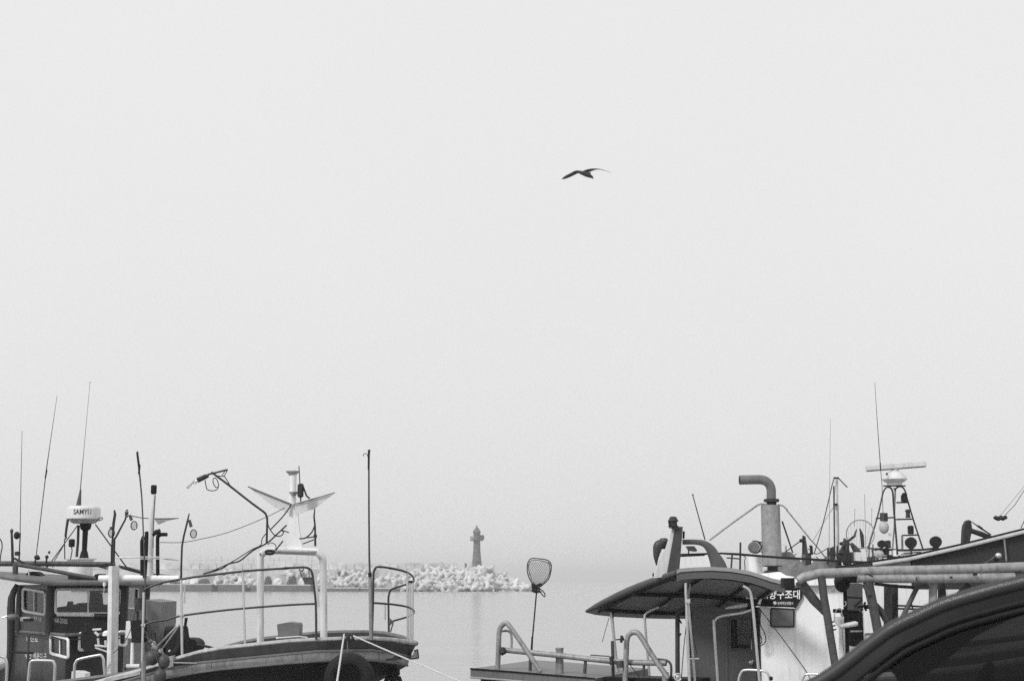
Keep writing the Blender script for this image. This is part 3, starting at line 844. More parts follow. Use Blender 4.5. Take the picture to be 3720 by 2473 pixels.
    m.add(*tube_px(Z4((340, 1110), (345, 1280)), g0 - .6, 7)); m.add(*tube_px(Z4((430, 1200), (455, 1285)), g0 - .6, 3))
    m.build('winch_head', LIGHT, t)
    # tall fibre pole with taped tip standing by the first post
    tube('fibre_pole', Z1((1300, 770), (1316, 900), (1345, 1180), (1362, 1568)) + [(528, 2145), (522, 2300)], 18.9, [3, 3.2, 2.8, 2.6, 3.4, 3.8], GALVD, t, sm=2)
    tube('pole_tape', Z1((1303, 757), (1318, 890)), 18.88, [3.4, 4.2], BLACK, t)
    tube('pole_tape', Z1((1326, 880), (1318, 970)), 18.88, [3.8, 3.6], BLACK, t)
    prism('lower_bulwark', N5((0, 880), (235, 832), (235, 852), (0, 905)), 18.74, .1, LIGHT, t)
    prism('boarding_plate', Z4((495, 1290), (560, 1275), (560, 1400), (500, 1420)), 18.7, .12, LIGHT, t)
    prism('bar_plate', Z4((560, 1350), (830, 1358), (830, 1366), (560, 1362)), 18.69, .05, LIGHT, t)
    tube('fender_post', Z4((222, 1340), (226, 1600)), 18.6, 9, GALV, t)
    return t
A = boat_bow()
# things that hang on or stand on boat A
def torus_geo(c, Rm, r, axis='Y', n=32, s=12, sq=1.0):
    V = []; Fc = []
    for i in range(n):
        a = 2 * math.pi * i / n
        for k in range(s):
            b = 2 * math.pi * k / s
            rr = Rm + r * math.cos(b); h = r * sq * math.sin(b)
            V.append(Vector((c[0] + rr * math.cos(a), c[1] + h, c[2] + rr * math.sin(a))))
    for i in range(n):
        for k in range(s):
            j, l = (i + 1) % n, (k + 1) % s
            Fc.append((i * s + k, i * s + l, j * s + l, j * s + k))
    return V, Fc
t = thing('tyre_fender', 'black rubber tyre hung as a fender on the dark bow', 'tyre', P(1272, 2560, 18.72))
c = P(1268, 2462, 18.72)
m = MB(); m.add(*torus_geo(c, .235, .088, n=40, s=14, sq=1.25)); m.build('tyre', BLACK, t)
m = MB()
for rr in (.20, .27): m.add(*torus_geo(c + Vector((0, -.105 + (.012 if rr > .21 else .004), 0)), rr, .009, n=40, s=6))
m.build('tread_rib', BLACK, t)
tube('hanger', [(1262, 2372, 18.7), (1262, 2330, 18.9)], 0, 2.2, ROPED, t)
for i, (x, y, rx, ry, lb) in enumerate(((553, 2388, 25, 27, 'large grey round float hanging at the boarding gap of the railed boat'), (596, 2402, 21, 26, 'grey egg-shaped float pressed against the boarding plate'), (581, 2454, 23, 27, 'dark grey float hanging lowest of the cluster'))):
    t = thing('float_buoy', lb, 'buoy', P(x, y + ry, 18.5 - .05 * i), 'floats hung at the waist of the railed boat')
    d_ = 18.5 - .05 * i
    ball('float', x, y, d_, (rx, rx, ry), BUOYM, t, 18, 12, .03, i)
    lathe('eye', x, [(y - ry - 6, 4), (y - ry + 3, 6)], d_, BUOYM, t, 8)
    tube('cord', [(x, y - ry - 4), (x - 12 - 8 * i, 2350), (528, 2330 - 20 * i)], d_, 1.6, ROPED, t)
t = thing('fish_crate', 'grey plastic tub standing on the foredeck behind the rail', 'tub', P(1048, 2375, 20.4))
prism('tub', Z5((100, 1196), (180, 1182), (238, 1190), (246, 1205), (242, 1270), (110, 1284)), 20.2, .35, CRATE, t)
prism('stand', Z5((100, 1288), (200, 1288), (200, 1400), (100, 1400)), 20.2, .3, RUST, t)
tube('rim', Z5((96, 1288), (240, 1278)), 20.16, 4, STEEL, t)
t = thing('net_bag', 'small dark net bag hanging from a sling under the bow rail', 'bag', P(1118, 2123, 19.0))
V, Fc = prism_geo(N1((1755, 535), (1895, 532), (1902, 632), (1850, 638), (1798, 628)), 18.95, .12); obj('bag', V, Fc, NETM, t)
m = MB()
for a in (((1720, 415), (1760, 540)), ((1785, 410), (1750, 462)), ((1855, 425), (1862, 535)), ((1725, 440), (1780, 440))): m.add(*tube_px(N1(*a), 18.98, 1.8, 1, 6))
m.build('sling', ROPED, t)
# mooring ropes run ashore to the quay
BOL = (Vector((-1.42, QE - .75, QZ)), Vector((1.22, QE - .55, QZ)))
def sag(a, b, s, n=24):
    return [a.lerp(b, i / n) - Vector((0, 0, s * 4 * (i / n) * (1 - i / n))) for i in range(n + 1)]
def rope(name, pts, r, mat, lb, group=None):
    m = MB()
    for ph in (0, 2.1, 4.2):                     # three twisted strands
        path = []
        L = 0
        for i in range(len(pts) - 1):
            for k in range(6):
                p = pts[i].lerp(pts[i + 1], k / 6); L += (pts[i + 1] - pts[i]).length / 6
                a = L / (r * 9) * 2 * math.pi + ph
                path.append(p + Vector((math.cos(a), 0, math.sin(a))) * r * .5)
        m.add(*tube_geo(path, r * .58, 6))
    o = m.build(name, mat, None); tag(o, lb, 'rope', group); return o
rope('mooring_rope', sag(P(1250, 2303, 18.93), BOL[0] + Vector((0, 0, .26)), .01), .0125, ROPE, 'thick white mooring rope dropping steeply from the bow bitt')
rope('mooring_rope', sag(P(1284, 2308, 18.93), BOL[1] + Vector((0, 0, .12)), .015), .010, ROPE, 'thinner mooring rope slanting down to the right from the bow bitt')
for i, (b, lb) in enumerate(zip(BOL, ('quay bollard holding the steep white mooring rope', 'quay bollard holding the slanting mooring rope'))):
    t = thing('bollard', lb, 'bollard', b, 'bollards on the quay')
    V, Fc = tube_geo([b, b + Vector((0, 0, .04)), b + Vector((0, 0, .05)), b + Vector((0, 0, .25)), b + Vector((0, 0, .30)), b + Vector((0, 0, .36)), b + Vector((0, 0, .39))], [.22, .22, .13, .11, .17, .17, .10], 16)
    obj('post', V, Fc, RUST, t)
    V, Fc = box_geo(b + Vector((0, 0, .012)), (.5, .5, .024), 0, .005); obj('base_plate', V, Fc, RUST, t)
t = thing('bow_anchor', 'dark anchor hanging under the bow tip', 'anchor', P(1430, 2520, 20.1))
tube('shank', N7((750, 480), (750, 640)), 20.12, 11, BLACK, t, sides=10)
tube('stock', N7((690, 525), (752, 515), (815, 512)), 20.12, [9, 14, 11], BLACK, t, sides=10)
tube('crown', N7((672, 620), (690, 575), (750, 568), (810, 575), (826, 620)), 20.12, [8, 10, 11, 10, 8], BLACK, t, sides=10)

# ------------------------------------------------------------------ boat B: dark wheelhouse with radome, far left
def boat_wheelhouse():
    t = thing('fishing_boat', 'fishing boat with dark two-tier wheelhouse, white-framed windows and a radome on top', 'boat', (-7.8, 26, 0))
    hull(t, (-7.95, 22.9), (-.10, 1), 11.5, 3.3, lambda s: 1.12 + .9 * s ** 2.4, BLACKP, DARKP, LIGHT, deck_z=.75)
    zr = 2.915; zl = 2.10; zd = .75
    def pt(px, d): p = P(px, HORIZ, d); return (p.x, p.y)
    U = [pt(78, 26.0), pt(187, 24.7), pt(455, 25.0), pt(533, 27.0), pt(140, 27.6)]
    th = .06
    def uzrect(w, x0, y0, x1, y1):
        a = w.uz(x0, y1); b = w.uz(x1, y0); return (min(a[0], b[0]), min(a[1], b[1]), max(a[0], b[0]), max(a[1], b[1]))
    def mk(w, holes, z0, z1, name='wall'):
        V, Fc = wall_geo(w, 0, w.L, z0, z1, [uzrect(w, *h) for h in holes], th); return obj(name, V, Fc, CABIN, t, smooth=False)
    wl, wf, wr, wb, wk = (Wall(U[i], U[(i + 1) % 5]) for i in range(5))
    mk(wl, [(86, 2140, 164, 2222)], zl, zr); mk(wf, [(203, 2141, 438, 2224)], zl, zr); mk(wr, [(466, 2138, 500, 2206)], zl, zr)
    mk(wb, [(196, 2138, 326, 2206), (358, 2152, 424, 2200)], zl, zr); mk(wk, [], zl, zr)
    for p in U:                                  # rounded corner posts
        V, Fc = tube_geo([(p[0], p[1], zl), (p[0], p[1], zr)], .075, 10); obj('corner_post', V, Fc, CABIN, t)
    window(wl, 84, 2136, 165, 2218, t, mull=(124,), skew=14, glass=DGLASS)
    window(wf, 201, 2139, 440, 2228, t, mull=(320,), r=12, fr=5.5)
    window(wr, 464, 2136, 502, 2208, t, r=5, fr=3)
    tube('sill', [(206, 2233), (342, 2235)], wf.dist(.04), 4.5, WHITE, t)
    tube('fender_roll', [(342, 2236), (402, 2236)], wf.dist(.08), 9, DARKP, t, sides=10)
    # inside: console and chair
    prism('console', N6((505, 280), (505, 250), (580, 240), (592, 200), (600, 228), (650, 225), (665, 262), (670, 215), (745, 212), (745, 285)), 26.2, .3, BLACKP, t)
    prism('chair', N6((790, 290), (790, 130), (860, 130), (868, 225), (920, 235), (960, 205), (960, 290)), 26.4, .25, BLACKP, t)
    # lower tier
    Lw = [pt(66, 26.3), pt(254, 24.1), pt(460, 24.75), pt(548, 27.2), pt(130, 27.9)]
    a, b, c_, d_, e_ = (Wall(Lw[i], Lw[(i + 1) % 5]) for i in range(5))
    mk(a, [(184, 2306, 246, 2378)], zd, zl, 'lower_wall'); mk(b, [(290, 2298, 330, 2352), (434, 2292, 456, 2340)], zd, zl, 'lower_wall')
    mk(c_, [], zd, zl, 'lower_wall'); mk(d_, [], zd, zl, 'lower_wall'); mk(e_, [], zd, zl, 'lower_wall')
    window(a, 184, 2303, 248, 2372, t, mull=(217,), skew=17, r=7, glass=DGLASS)
    window(b, 288, 2300, 332, 2360, t, r=6, glass=DGLASS, skew=-4)
    window(b, 432, 2294, 458, 2342, t, r=6, glass=DGLASS)
    V = [Vector((p[0], p[1], zl - .02)) for p in Lw] + [Vector((p[0], p[1], zl + .03)) for p in Lw]
    obj('ledge', V, [(0, 1, 2, 3, 4), (9, 8, 7, 6, 5)] + [(i, (i + 1) % 5, 5 + (i + 1) % 5, 5 + i) for i in range(5)], CABIN, t, smooth=False)
    for k in (0, 1):
        for dz, r in ((.0, .03), (-.07, .012)):
            V, Fc = tube_geo([Vector((Lw[k][0], Lw[k][1] - .04, zl + dz)), Vector((Lw[k + 1][0], Lw[k + 1][1] - .04, zl + dz))], r, 8); obj('moulding', V, Fc, MID if dz == 0 else DARKP, t)
    # roof slab with overhang, rising to its port corner
    ov = [(-60, 24.6, .16), (60, 24.0, .07), (190, 24.1, 0), (470, 24.5, 0), (585, 27.2, 0), (140, 28.2, .05), (-40, 27.0, .16)]
    V = []
    for px, d, dz in ov: p = pt(px, d); V.append(Vector((p[0], p[1], zr + dz)))
    n = len(V)
    V += [v + Vector((0, 0, .085)) for v in V]
    ro = obj('roof', V, [tuple(range(n)), tuple(range(2 * n - 1, n - 1, -1))] + [(i, (i + 1) % n, n + (i + 1) % n, n + i) for i in range(n)], MID, t, smooth=False)
    V2, Fc = tube_geo([v + Vector((0, 0, .035)) for v in V[:n]], .045, 8, True); obj('roof_edge', V2, Fc, MID, ro)
    # numbers and name painted on the walls
    V, Fc = text_fit('JM1호', 122, 2233, 153, 2250, lambda x, y: wl.hit(x, y, .006), 10); obj('lettering', V, Fc, LETTERW, t, smooth=False)
    V, Fc = text_fit('AB-4168-2505', 164, 2236, 245, 2254, lambda x, y: wf.hit(x, y, .006), 12); obj('lettering', V, Fc, LETTERW, t, smooth=False)
    V, Fc = text_fit('영진호', 94, 2303, 139, 2327, lambda x, y: a.hit(x, y, .006), 6); obj('lettering', V, Fc, LETTERW, t, smooth=False)
    V, Fc = text_fit('부산 해운대구', 90, 2366, 169, 2390, lambda x, y: a.hit(x, y, .006), 5); obj('lettering', V, Fc, LETTERW, t, smooth=False)
    # life buoy holder, dark winch and pale fittings in front of the lower wall
    w = prism('winch', Z2((775, 1060), (800, 1035), (850, 1030), (870, 1100), (890, 1130), (915, 1180), (915, 1260), (860, 1282), (790, 1275), (770, 1180)), 23.9, .3, BLACK, t, sm=2)
    lathe('winch_top', 316, [(2262, 10), (2266, 13), (2282, 12), (2296, 15)], 23.95, BLACK, w, 12)
    m = MB()
    for pts, r in ((((900, 1230), (1020, 1240)), 4), (((905, 1250), (1020, 1290)), 3), (((930, 1160), (938, 1240)), 4), (((1000, 1180), (1010, 1240)), 5), (((880, 1080), (960, 1075)), 4), (((900, 1100), (935, 1135)), 5)):
        m.add(*tube_px(Z2(*pts), 23.8, r))
    m.build('pipe_fittings', PALE, t)
    lathe('white_cowl', 388, [(2289, 3), (2291, 10), (2296, 15), (2308, 16)], 23.5, WHITE, t, 14)
    # stern rail hoops
    sd = dict(sm=4, sides=10)
    tube('rail_hoop', Z2((-30, 1570), (-25, 1340), (20, 1336), (52, 1352), (66, 1420), (62, 1568)), 23.1, 5.2, STEEL, t, **sd)
    tube('rail_hoop', Z2((268, 1568), (282, 1420), (292, 1388), (325, 1372), (488, 1375), (512, 1395), (521, 1440), (516, 1568)), 23.1, 5.4, STEEL, t, **sd)
    tube('rail_hoop', Z2((702, 1568), (708, 1430), (718, 1392), (755, 1358), (930, 1322), (962, 1325), (982, 1362), (988, 1430), (1000, 1568)), 23.1, 5.2, STEEL, t, **sd)
    tube('rail_post', Z2((272, 1130), (262, 1568)), 23.4, 4.5, DARKP, t)
    tube('rail_bar', Z2((100, 1290), (320, 1300)), 23.4, 4.0, BLACK, t)
    prism('white_box', N6((625, 810), (690, 812), (740, 830), (740, 900), (620, 900)), 23.6, .3, WHITE, t)
    # bow side gear at the frame's edge
    tube('dark_stanchion', Z2((160, 650), (110, 780), (105, 1000), (95, 1300), (60, 1568)), 24.6, [7, 14, 15, 12, 12], CABIN, t, sm=2)
    ball('side_lamp', 48, 2240, 24.2, (24, 20, 12), MID, t)
    pbox('lamp_hood', 72, 2240, 110, 2256, 24.1, .2, LIGHT, t)
    pbox('lamp_shade', 82, 2246, 112, 2255, 24.05, .15, BLACK, t)
    tube('drain_pipe', Z2((20, 965), (90, 945)), 24.2, 3, STEEL, t)
    # roof gear
    rd = 26.0
    rb = lathe('radome', 303, [(1838, 48), (1841, 54), (1845, 57.5), (1850, 59), (1876, 59), (1880, 60), (1884, 60), (1887, 56)], rd, PALE, t, 40)
    lathe('radome_base', 303, [(1884, 55), (1889, 51), (1897, 44), (1901, 36)], rd, LIGHT, rb, 32)
    k = mpp(303, 1860, rd); c = P(303, 1860, rd); rr = 59 * k + .004
    def on_dome(x, y):
        a = (x - 303) / 59.0; p = P(303, y, rd)
        return Vector((c.x + rr * math.sin(a), c.y - rr * math.cos(a), p.z))
    V, Fc = text_fit('SAMYUNG', 284, 1851, 378, 1870, on_dome); obj('lettering', V, Fc, LETTERD, rb, smooth=False)
    V, Fc = prism_geo([(276, 1834), (292, 1834), (292, 1838), (276, 1838)], rd - .1, .2); obj('radome_cap', V, Fc, MID, rb)
    lathe('pedestal', 305, [(1900, 21), (1912, 20), (1922, 17), (1926, 10), (1998, 9), (2004, 12), (2030, 18)], rd, BLACKP, t)
    lathe('pedestal_drum', 290, [(2027, 58), (2031, 58), (2032, 47), (2060, 46), (2104, 43)], rd, WHITE, t, 28)
    tube('mast_leg', Z1((645, 1400), (632, 1480), (622, 1560)) + Z2((628, 205), (612, 230), (615, 410)), rd - .3, [5, 4.5, 4.5, 4, 2, 2], RUST, t)
    tube('mast_leg', Z2((745, 90), (740, 250), (728, 390)), rd + .2, 5, RUST, t)
    tube('stay', Z2((740, 85), (440, 500)), rd - .25, 1.9, RUST, t); tube('stay', Z2((905, 80), (1210, 500)), rd - .25, 2.4, RUST, t)
    tube('stay', Z2((610, 270), (520, 420), (500, 490)), rd - .3, 1.7, RUST, t)
    tube('wire_loop', Z2((905, 70), (935, 25), (968, 15), (972, 30), (940, 45), (915, 45)), rd - .35, 1.6, RUST, t, sm=4, sides=6)
    q = lathe('stern_lamp', 260, [(1957, 8), (1960, 11), (1982, 11), (1986, 9)], rd - .4, BLACK, t); tube('lamp_stand', [(260, 1985), (262, 2000), (256, 2030)], rd - .4, 2, RUST, q)
    # antennas
    tube('whip_antenna', Z1((210, 560), (200, 1000), (190, 1568)) + [(73, 1938)], rd, [.8, 1.2, 1.6, 1.7], RUST, t)
    tube('whip_antenna', Z1((542, 225), (470, 720), (436, 960)), rd + .1, [.7, 1.3, 2], RUST, t); tube('whip_base', Z1((445, 930), (430, 1010)), rd + .1, 2.8, BLACK, t)
    tube('whip_lower', Z1((432, 1000), (365, 1568)) + [(132, 2012), (136, 2018)], rd + .1, 1.7, RUST, t)
    tube('whip_antenna', Z1((855, 95), (800, 700), (762, 1125)), rd + .2, [.6, .9, 1.8], GALVD, t)
    tube('whip_base', Z1((766, 1115), (756, 1190), (746, 1268)), rd + .2, [3, 6, 9.5], GALVD, t, sides=12)
    ball('antenna_tip', 327, 1389, rd + .2, 2, RUST, t)
    # lamp poles over the roof
    pl = 24.2
    tube('lamp_pole', Z1((1085, 1312), (1092, 1350), (1078, 1440), (1070, 1568)) + Z2((1062, 300), (1058, 530)), pl, [3, 5, 5.5, 3.6, 4, 4], RUST, t)
    tube('lamp_pole', Z1((1205, 1330), (1190, 1400), (1100, 1568)) + Z2((1085, 220), (1078, 440)), pl - .05, [2.6, 3.4, 3.8, 4.6, 4.6], RUST, t)
    tube('pole_ring', Z1((1205, 1308), (1190, 1340), (1196, 1378), (1212, 1370), (1214, 1330)), pl - .05, 2, RUST, t, sm=3, closed=True)
    tube('lamp_pole', Z3((620, 690), (605, 760), (570, 900), (552, 1000), (545, 1190)) + [(658, 2100)], pl - .3, [2, 3.6, 3.6, 3.6, 3.6, 4], RUST, t)
    for x0, y0, x1, y1, dd in ((471, 1870, 484, 1908, pl - .05), (688, 1888, 700, 1938, pl - .3), (404, 1912, 402, 1935, pl)):
        s_ = tube('lamp_socket', [(x0, y0), (x0 + (x1 - x0) * .55, y0 + (y1 - y0) * .5)], dd, [5, 6], GALVD, t, sides=10)
        ball('bulb', x1 + 3, y1, dd, (13, 13, 17), BULB, s_)
    tube('top_wire', [(473, 1872), (519, 1881), (575, 1883), (649, 1882)], pl + .1, 1.6, RUST, t, sm=2)
    V, Fc = prism_geo([(560, 1884), (649, 1882), (610, 1890), (575, 1905)], pl + .1, .01); obj('torn_net', V, Fc, GALV, t)
    # beams and booms
    tube('roof_beam', [(-80, 2046), (237, 2047), (417, 2050)], 25.2, 9.5, GALVD, t, sides=12)
    tube('boom', M5((170, 535), (240, 540), (600, 600), (1075, 690)) + [(362, 2103)], 24.6, 7, GALVD, t, sides=12)
    tube('boom_leg', M5((200, 520), (200, 690)), 24.6, 10, GALVD, t, sides=12)
    tube('cable_bundle', [(430, 2056), (470, 2066), (505, 2076), (560, 2086), (640, 2091)], 24.5, [5, 7, 6, 4, 2], RUST, t)
    tube('stay', Z2((1140, 400), (1165, 440), (1210, 495)), 24.3, 2.4, RUST, t)
    g = 23.4
    tube('white_boom', [(360, 2101), (440, 2100), (560, 2100), (650, 2102)], g, 12.5, WHITE, t, sides=16)
    tube('boom_hook', Z2((992, 620), (992, 665)), g, 6, WHITE, t); tube('hook_wire', Z2((990, 665), (985, 740)), g, 1.6, STEEL, t)
    p0 = P(414, 2055, g - .1); p1 = P(405, 2560, g - .1)
    V, Fc = tube_geo([p0, p1], .088, 4); obj('gantry_post', V, Fc, PALEW, t, smooth=False)
    tube('cross_bar', [(421, 2026), (520, 2023), (650, 2033)], g + .2, 3.0, PALE, t, sm=2)
    tube('white_mast', [(560, 1795), (556, 1840), (548, 1910), (545, 2000), (545, 2110)], g + .3, [7, 8, 12, 13, 12], PALE, t, sides=14)
    lathe('mast_light', 558, [(1761, 7), (1763, 10.5), (1790, 10.5), (1794, 8)], g + .3, BLACK, t)
    tube('mast_wire', [(563, 1800), (557, 1905), (556, 1990)], g + .2, 1.3, RUST, t)
    tube('exhaust_pipe', Z2((1350, 590), (1348, 240), (1365, 195)), g, 7.2, BLACKP, t, sides=12)
    tube('exhaust_pipe', Z2((1372, 590), (1385, 400), (1393, 165), (1388, 150)), g - .1, 7.2, BLACKP, t, sides=12)
    tube('exhaust_pipe', Z3((322, 1290), (320, 940), (330, 905), (355, 890), (412, 890)), g, 6.8, BLACKP, t, sm=4, sides=12)
    tube('search_lamp', Z3((275, 900), (300, 870), (345, 860)), g - .1, [5, 9, 10], BLACKP, t, sides=12)
    m = MB()
    for y in (2022, 2029): m.add(*tube_px([(508, y), (548, y)], g - .2, 1.6)); m.add(*tube_px([(558, y), (592, y)], g - .2, 1.6))
    m.build('pipe_strap', PALE, t)
    # left mast and small roof gear
    tube('mast', M5((150, 90), (160, 300), (165, 520)), 24.8, [4, 5, 5.5], RUST, t); tube('mast', M5((265, 120), (255, 300), (248, 500)), 24.8, [2.4, 2.4, 3], RUST, t)
    q = ball('mast_lamp', 61, 1944, 24.7, (11, 10, 14), BLACK, t); pbox('lamp_box', 52, 2002, 68, 2017, 24.7, .1, RUST, t)
    ball('lamp_cluster', 43, 1928, 24.8, (6, 6, 8), GALVD, t, 10, 6, .5, 4)
    tube('bracket', M5((185, 455), (260, 490), (320, 520)), 24.7, 4, RUST, t)
    ball('horn', 136, 2024, 25.0, (11, 9, 8), RUST, t, 10, 6, .5, 2); tube('horn_stand', M5((462, 470), (450, 560)), 25, 3, RUST, t)
    ball('horn', 170, 2022, 25.0, (6, 6, 6), RUST, t, 10, 6, .5, 3); tube('horn_stand', M5((605, 440), (605, 570)), 25, 3.4, RUST, t)
    ball('insulator', 179, 2005, 25.0, (5, 5, 5), GALVD, t, 8, 6, .5, 9)
    prism('black_cowl', M5((320, 740), (320, 680), (360, 640), (440, 625), (500, 660), (550, 720), (550, 750)), 24.7, .3, BLACK, t, sm=2)
    pbox('equipment_box', 245, 2090, 286, 2119, 24.8, .25, BLACK, t); pbox('equipment_box', 297, 2096, 340, 2119, 24.8, .25, BLACK, t)
    tube('cowl_tube', M5((375, 610), (378, 740)), 24.65, 2.4, PALE, t)
    m = MB()
    for k in range(5): m.add(*tube_px(Z2((850 + 30 * k, 460), (930 + 20 * k, 480 + 6 * k), (1000 + 15 * k, 455), (1060, 470)), 24.9, 1.7, 3, 6))
    m.build('cable_tangle', CABLE, t)
    tube('side_hoop', M5((-10, 190), (20, 240), (28, 310), (10, 400), (0, 500)), 24.9, 2.2, RUST, t, sm=3)
    prism('vent_cap', Z2((890, 575), (900, 555), (930, 548), (975, 550), (975, 568), (940, 580)), 24.5, .2, BLACK, t)
    return t
boat_wheelhouse()

# ------------------------------------------------------------------ boat C: canopied boat with white cabin
KC = .4307
def dC(inset=0.0):
    def f(px, py=0):
        k = (px - W0 / 2) / F0
        return (21.23 + inset * 1.09) / (1 + KC * k)
    return f
def boat_canopy():
    t = thing('fishing_boat', 'fishing boat with dark canopy on posts, white cabin and tall bent exhaust', 'boat', (2.0, 21.3, 0))
    axd = Vector((1, -KC, 0)).normalized(); pr = Vector((-axd.y, axd.x, 0))
    a0 = P(1742, HORIZ, dC()(1742)); st = Vector((a0.x, a0.y, 0)) + pr * 1.3
    def sheer(s): return 1.62 - .26 * min(1, s / .35) + .25 * max(0, s - .5)
    hull(t, (st.x, st.y), axd, 6.9, 2.6, sheer, BLACKP, DARKP, MID, deck_z=1.0, transom=.97, band=.12)
    # stern platform slab, overhanging
    dd = dC(-.06)
    A_ = [P(x, y, dd(x)) for x, y in ((1709, 2427), (1842, 2437), (2000, 2450), (2160, 2463))]
    V = []; 
    for p in A_: V += [p, p + pr * 2.5, p + pr * 2.5 - Vector((0, 0, .135)), p - Vector((0, 0, .135))]
    Fc = [(0, 1, 2, 3), (15, 14, 13, 12)]
    for i in range(3):
        for k in range(4): l = (k + 1) % 4; Fc.append((i * 4 + k, i * 4 + l, i * 4 + 4 + l, i * 4 + 4 + k))
    sl_ = obj('stern_platform', V, Fc, MID, t, smooth=False)
    V, Fc = tube_geo([p + Vector((0, -.01, 0)) for p in A_], .012, 6); obj('platform_edge', V, Fc, BLACKP, sl_)
    V, Fc = tube_geo([p + Vector((0, -.012, -.125)) for p in A_], .014, 6); obj('platform_edge', V, Fc, STEEL, sl_)
    # stern hoops and rails
    d1 = dC(.25)
    big = dict(sm=4, sides=14)
    tube('rail_hoop', Z6((775, 1470), (783, 1250), (790, 1110), (812, 1062), (850, 1036), (880, 1060), (960, 1172), (1040, 1290), (1165, 1480)), d1, 9.3, GALV, t, **big)
    tube('hoop_brace', Z6((800, 1112), (865, 1108), (895, 1135), (903, 1190), (900, 1275)), dC(.35), 4.4, GALV, t, sm=4)
    tube('rail_pipe', [(1818, 2358), (2000, 2376), (2150, 2393), (2225, 2401), (2300, 2405), (2420, 2407)], dC(.32), 10.2, GALV, t, sides=14)
    tube('rail_hoop', R1((556, 1580), (566, 1300), (572, 1195), (592, 1142), (640, 1120), (692, 1150), (800, 1325), (950, 1540)), dC(.2), 10, GALV, t, **big)
    tube('hoop_leg', Z6((1075, 1330), (1072, 1470)), dC(.4), 6, GALVD, t)
    for x0, y0, x1, y1 in ((2126, 2398, 2123, 2442), (2128, 2400, 2125, 2446), (2340, 2408, 2336, 2456)):
        tube('rail_leg', [(x0, y0), (x1, y1)], dC(.34), 5, GALVD, t)
    tube('rail_leg', R1((440, 1200), (448, 1580)), dC(.5), 6, GALVD, t)
    bl = lathe('bollard_post', 2033, [(2351, 16), (2356, 16), (2357, 14), (2470, 15.5)], dC(.45)(2033), GALV, t)
    m = MB()
    for k in range(4): m.add(*tube_px(Z6((800, 1262 + 10 * k), (826, 1285 + 8 * k), (835, 1320 - 6 * k)), dC(.18), 3.6, 3, 6))
    m.add(*ball_geo(P(1826, 2364, dC(.2)(1826)), .055, 10, 8, .4, 3)); m.build('rope_knot', RUST, t)
    tube('clamp', R1((430, 1340), (436, 1420)), dC(.2), 8, RUST, t); tube('clamp', R1((505, 1380), (510, 1445)), dC(.15), 13, GALVD, t)
    tube('valve', R1((470, 1188), (510, 1185), (542, 1180)), dC(.1), [2, 3, 7], RUST, t); tube('valve_tap', R1((525, 1150), (520, 1215)), dC(.08), 5, RUST, t)
    tube('thin_rail', R1((240, 1328), (410, 1340)), dC(.6), 2.2, GALVD, t)
    tube('low_hoop', R1((850, 1368), (900, 1372), (945, 1382), (970, 1408), (978, 1450), (975, 1580)), dC(.4), 4.6, GALVD, t, sm=4)
    lathe('deck_socket', 2418, [(2440, 12), (2480, 13)], dC(.3)(2418), GALV, t)
    c = P(2463, 2458, dC(.1)(2463)); m = MB(); m.add(*torus_geo(c, .048, .012, n=20, s=8)); m.add(*ball_geo(c + Vector((0, .02, 0)), (.045, .03, .045), 14, 8)); m.build('deck_lamp', STEEL, t)
    box('hatch_board', P(2380, 2468, dC(.6)(2380)), (1.5, .5, .08), BLACKP, t, -.4)
    # canopy sheet: near and far edges
    nx = ((2458, 2084, 19.95), (2472, 2077, 19.9), (2520, 2073, 19.8), (2585, 2071, 19.65), (2652, 2075, 19.5), (2725, 2087, 19.35), (2764, 2099, 19.28), (2801, 2112, 19.2), (2850, 2124, 19.1))
    fx = ((2131, 2224, 22.4), (2161, 2232, 22.35), (2225, 2239, 22.3), (2344, 2245, 22.1), (2440, 2247, 22.0), (2527, 2246, 21.9), (2580, 2246, 21.8), (2640, 2246, 21.7), (2700, 2246, 21.6))
    nw = [P(*p) for p in nx]; fw = [P(*p) for p in fx]
    rows = 8; n = len(nw); bot = []
    for j in range(rows + 1):
        s = j / rows
        for i in range(n):
            q = nw[i].lerp(fw[i], s); q = q + Vector((0, 0, .03 * math.sin(math.pi * s))); bot.append(q)
    top_ = [q + Vector((0, 0, .05)) for q in bot]
    V = bot + top_; N = len(bot); Fc = []
    for j in range(rows):
        for i in range(n - 1):
            a, b, c_, d_ = j * n + i, j * n + i + 1, (j + 1) * n + i + 1, (j + 1) * n + i
            Fc.append((a, b, c_, d_)); Fc.append((d_ + N, c_ + N, b + N, a + N))
    rim = [i for i in range(n)] + [j * n + n - 1 for j in range(1, rows + 1)] + [rows * n + i for i in range(n - 2, -1, -1)] + [j * n for j in range(rows - 1, 0, -1)]
    for k in range(len(rim)): a, b = rim[k], rim[(k + 1) % len(rim)]; Fc.append((a, a + N, b + N, b))
    cn = obj('canopy', V, Fc, CANU, t, angle=50)
    lip = [q + Vector((0, -.015, -.02)) for q in nw]                 # valance of the near edge
    V = lip + [q + Vector((0, 0, -.085)) for q in lip] + [q + Vector((0, .03, 0)) for q in lip] + [q + Vector((0, .03, -.085)) for q in lip]
    m = MB(); m.add(*strip(V[:n], V[n:2 * n])); m.add(*strip(V[2 * n:3 * n], V[3 * n:])); m.add(*strip(V[n:2 * n], V[3 * n:])); m.build('valance', CANV, cn)
    edge = [nw[0].lerp(fw[0], j / rows) + Vector((0, 0, .02 + .03 * math.sin(math.pi * j / rows))) for j in range(rows + 1)]
    V, Fc = tube_geo(edge, [.035 + .022 * math.sin(math.pi * j / rows) - .012 * (j == rows) for j in range(rows + 1)], 10); obj('canopy_edge', V, Fc, CANV, cn)
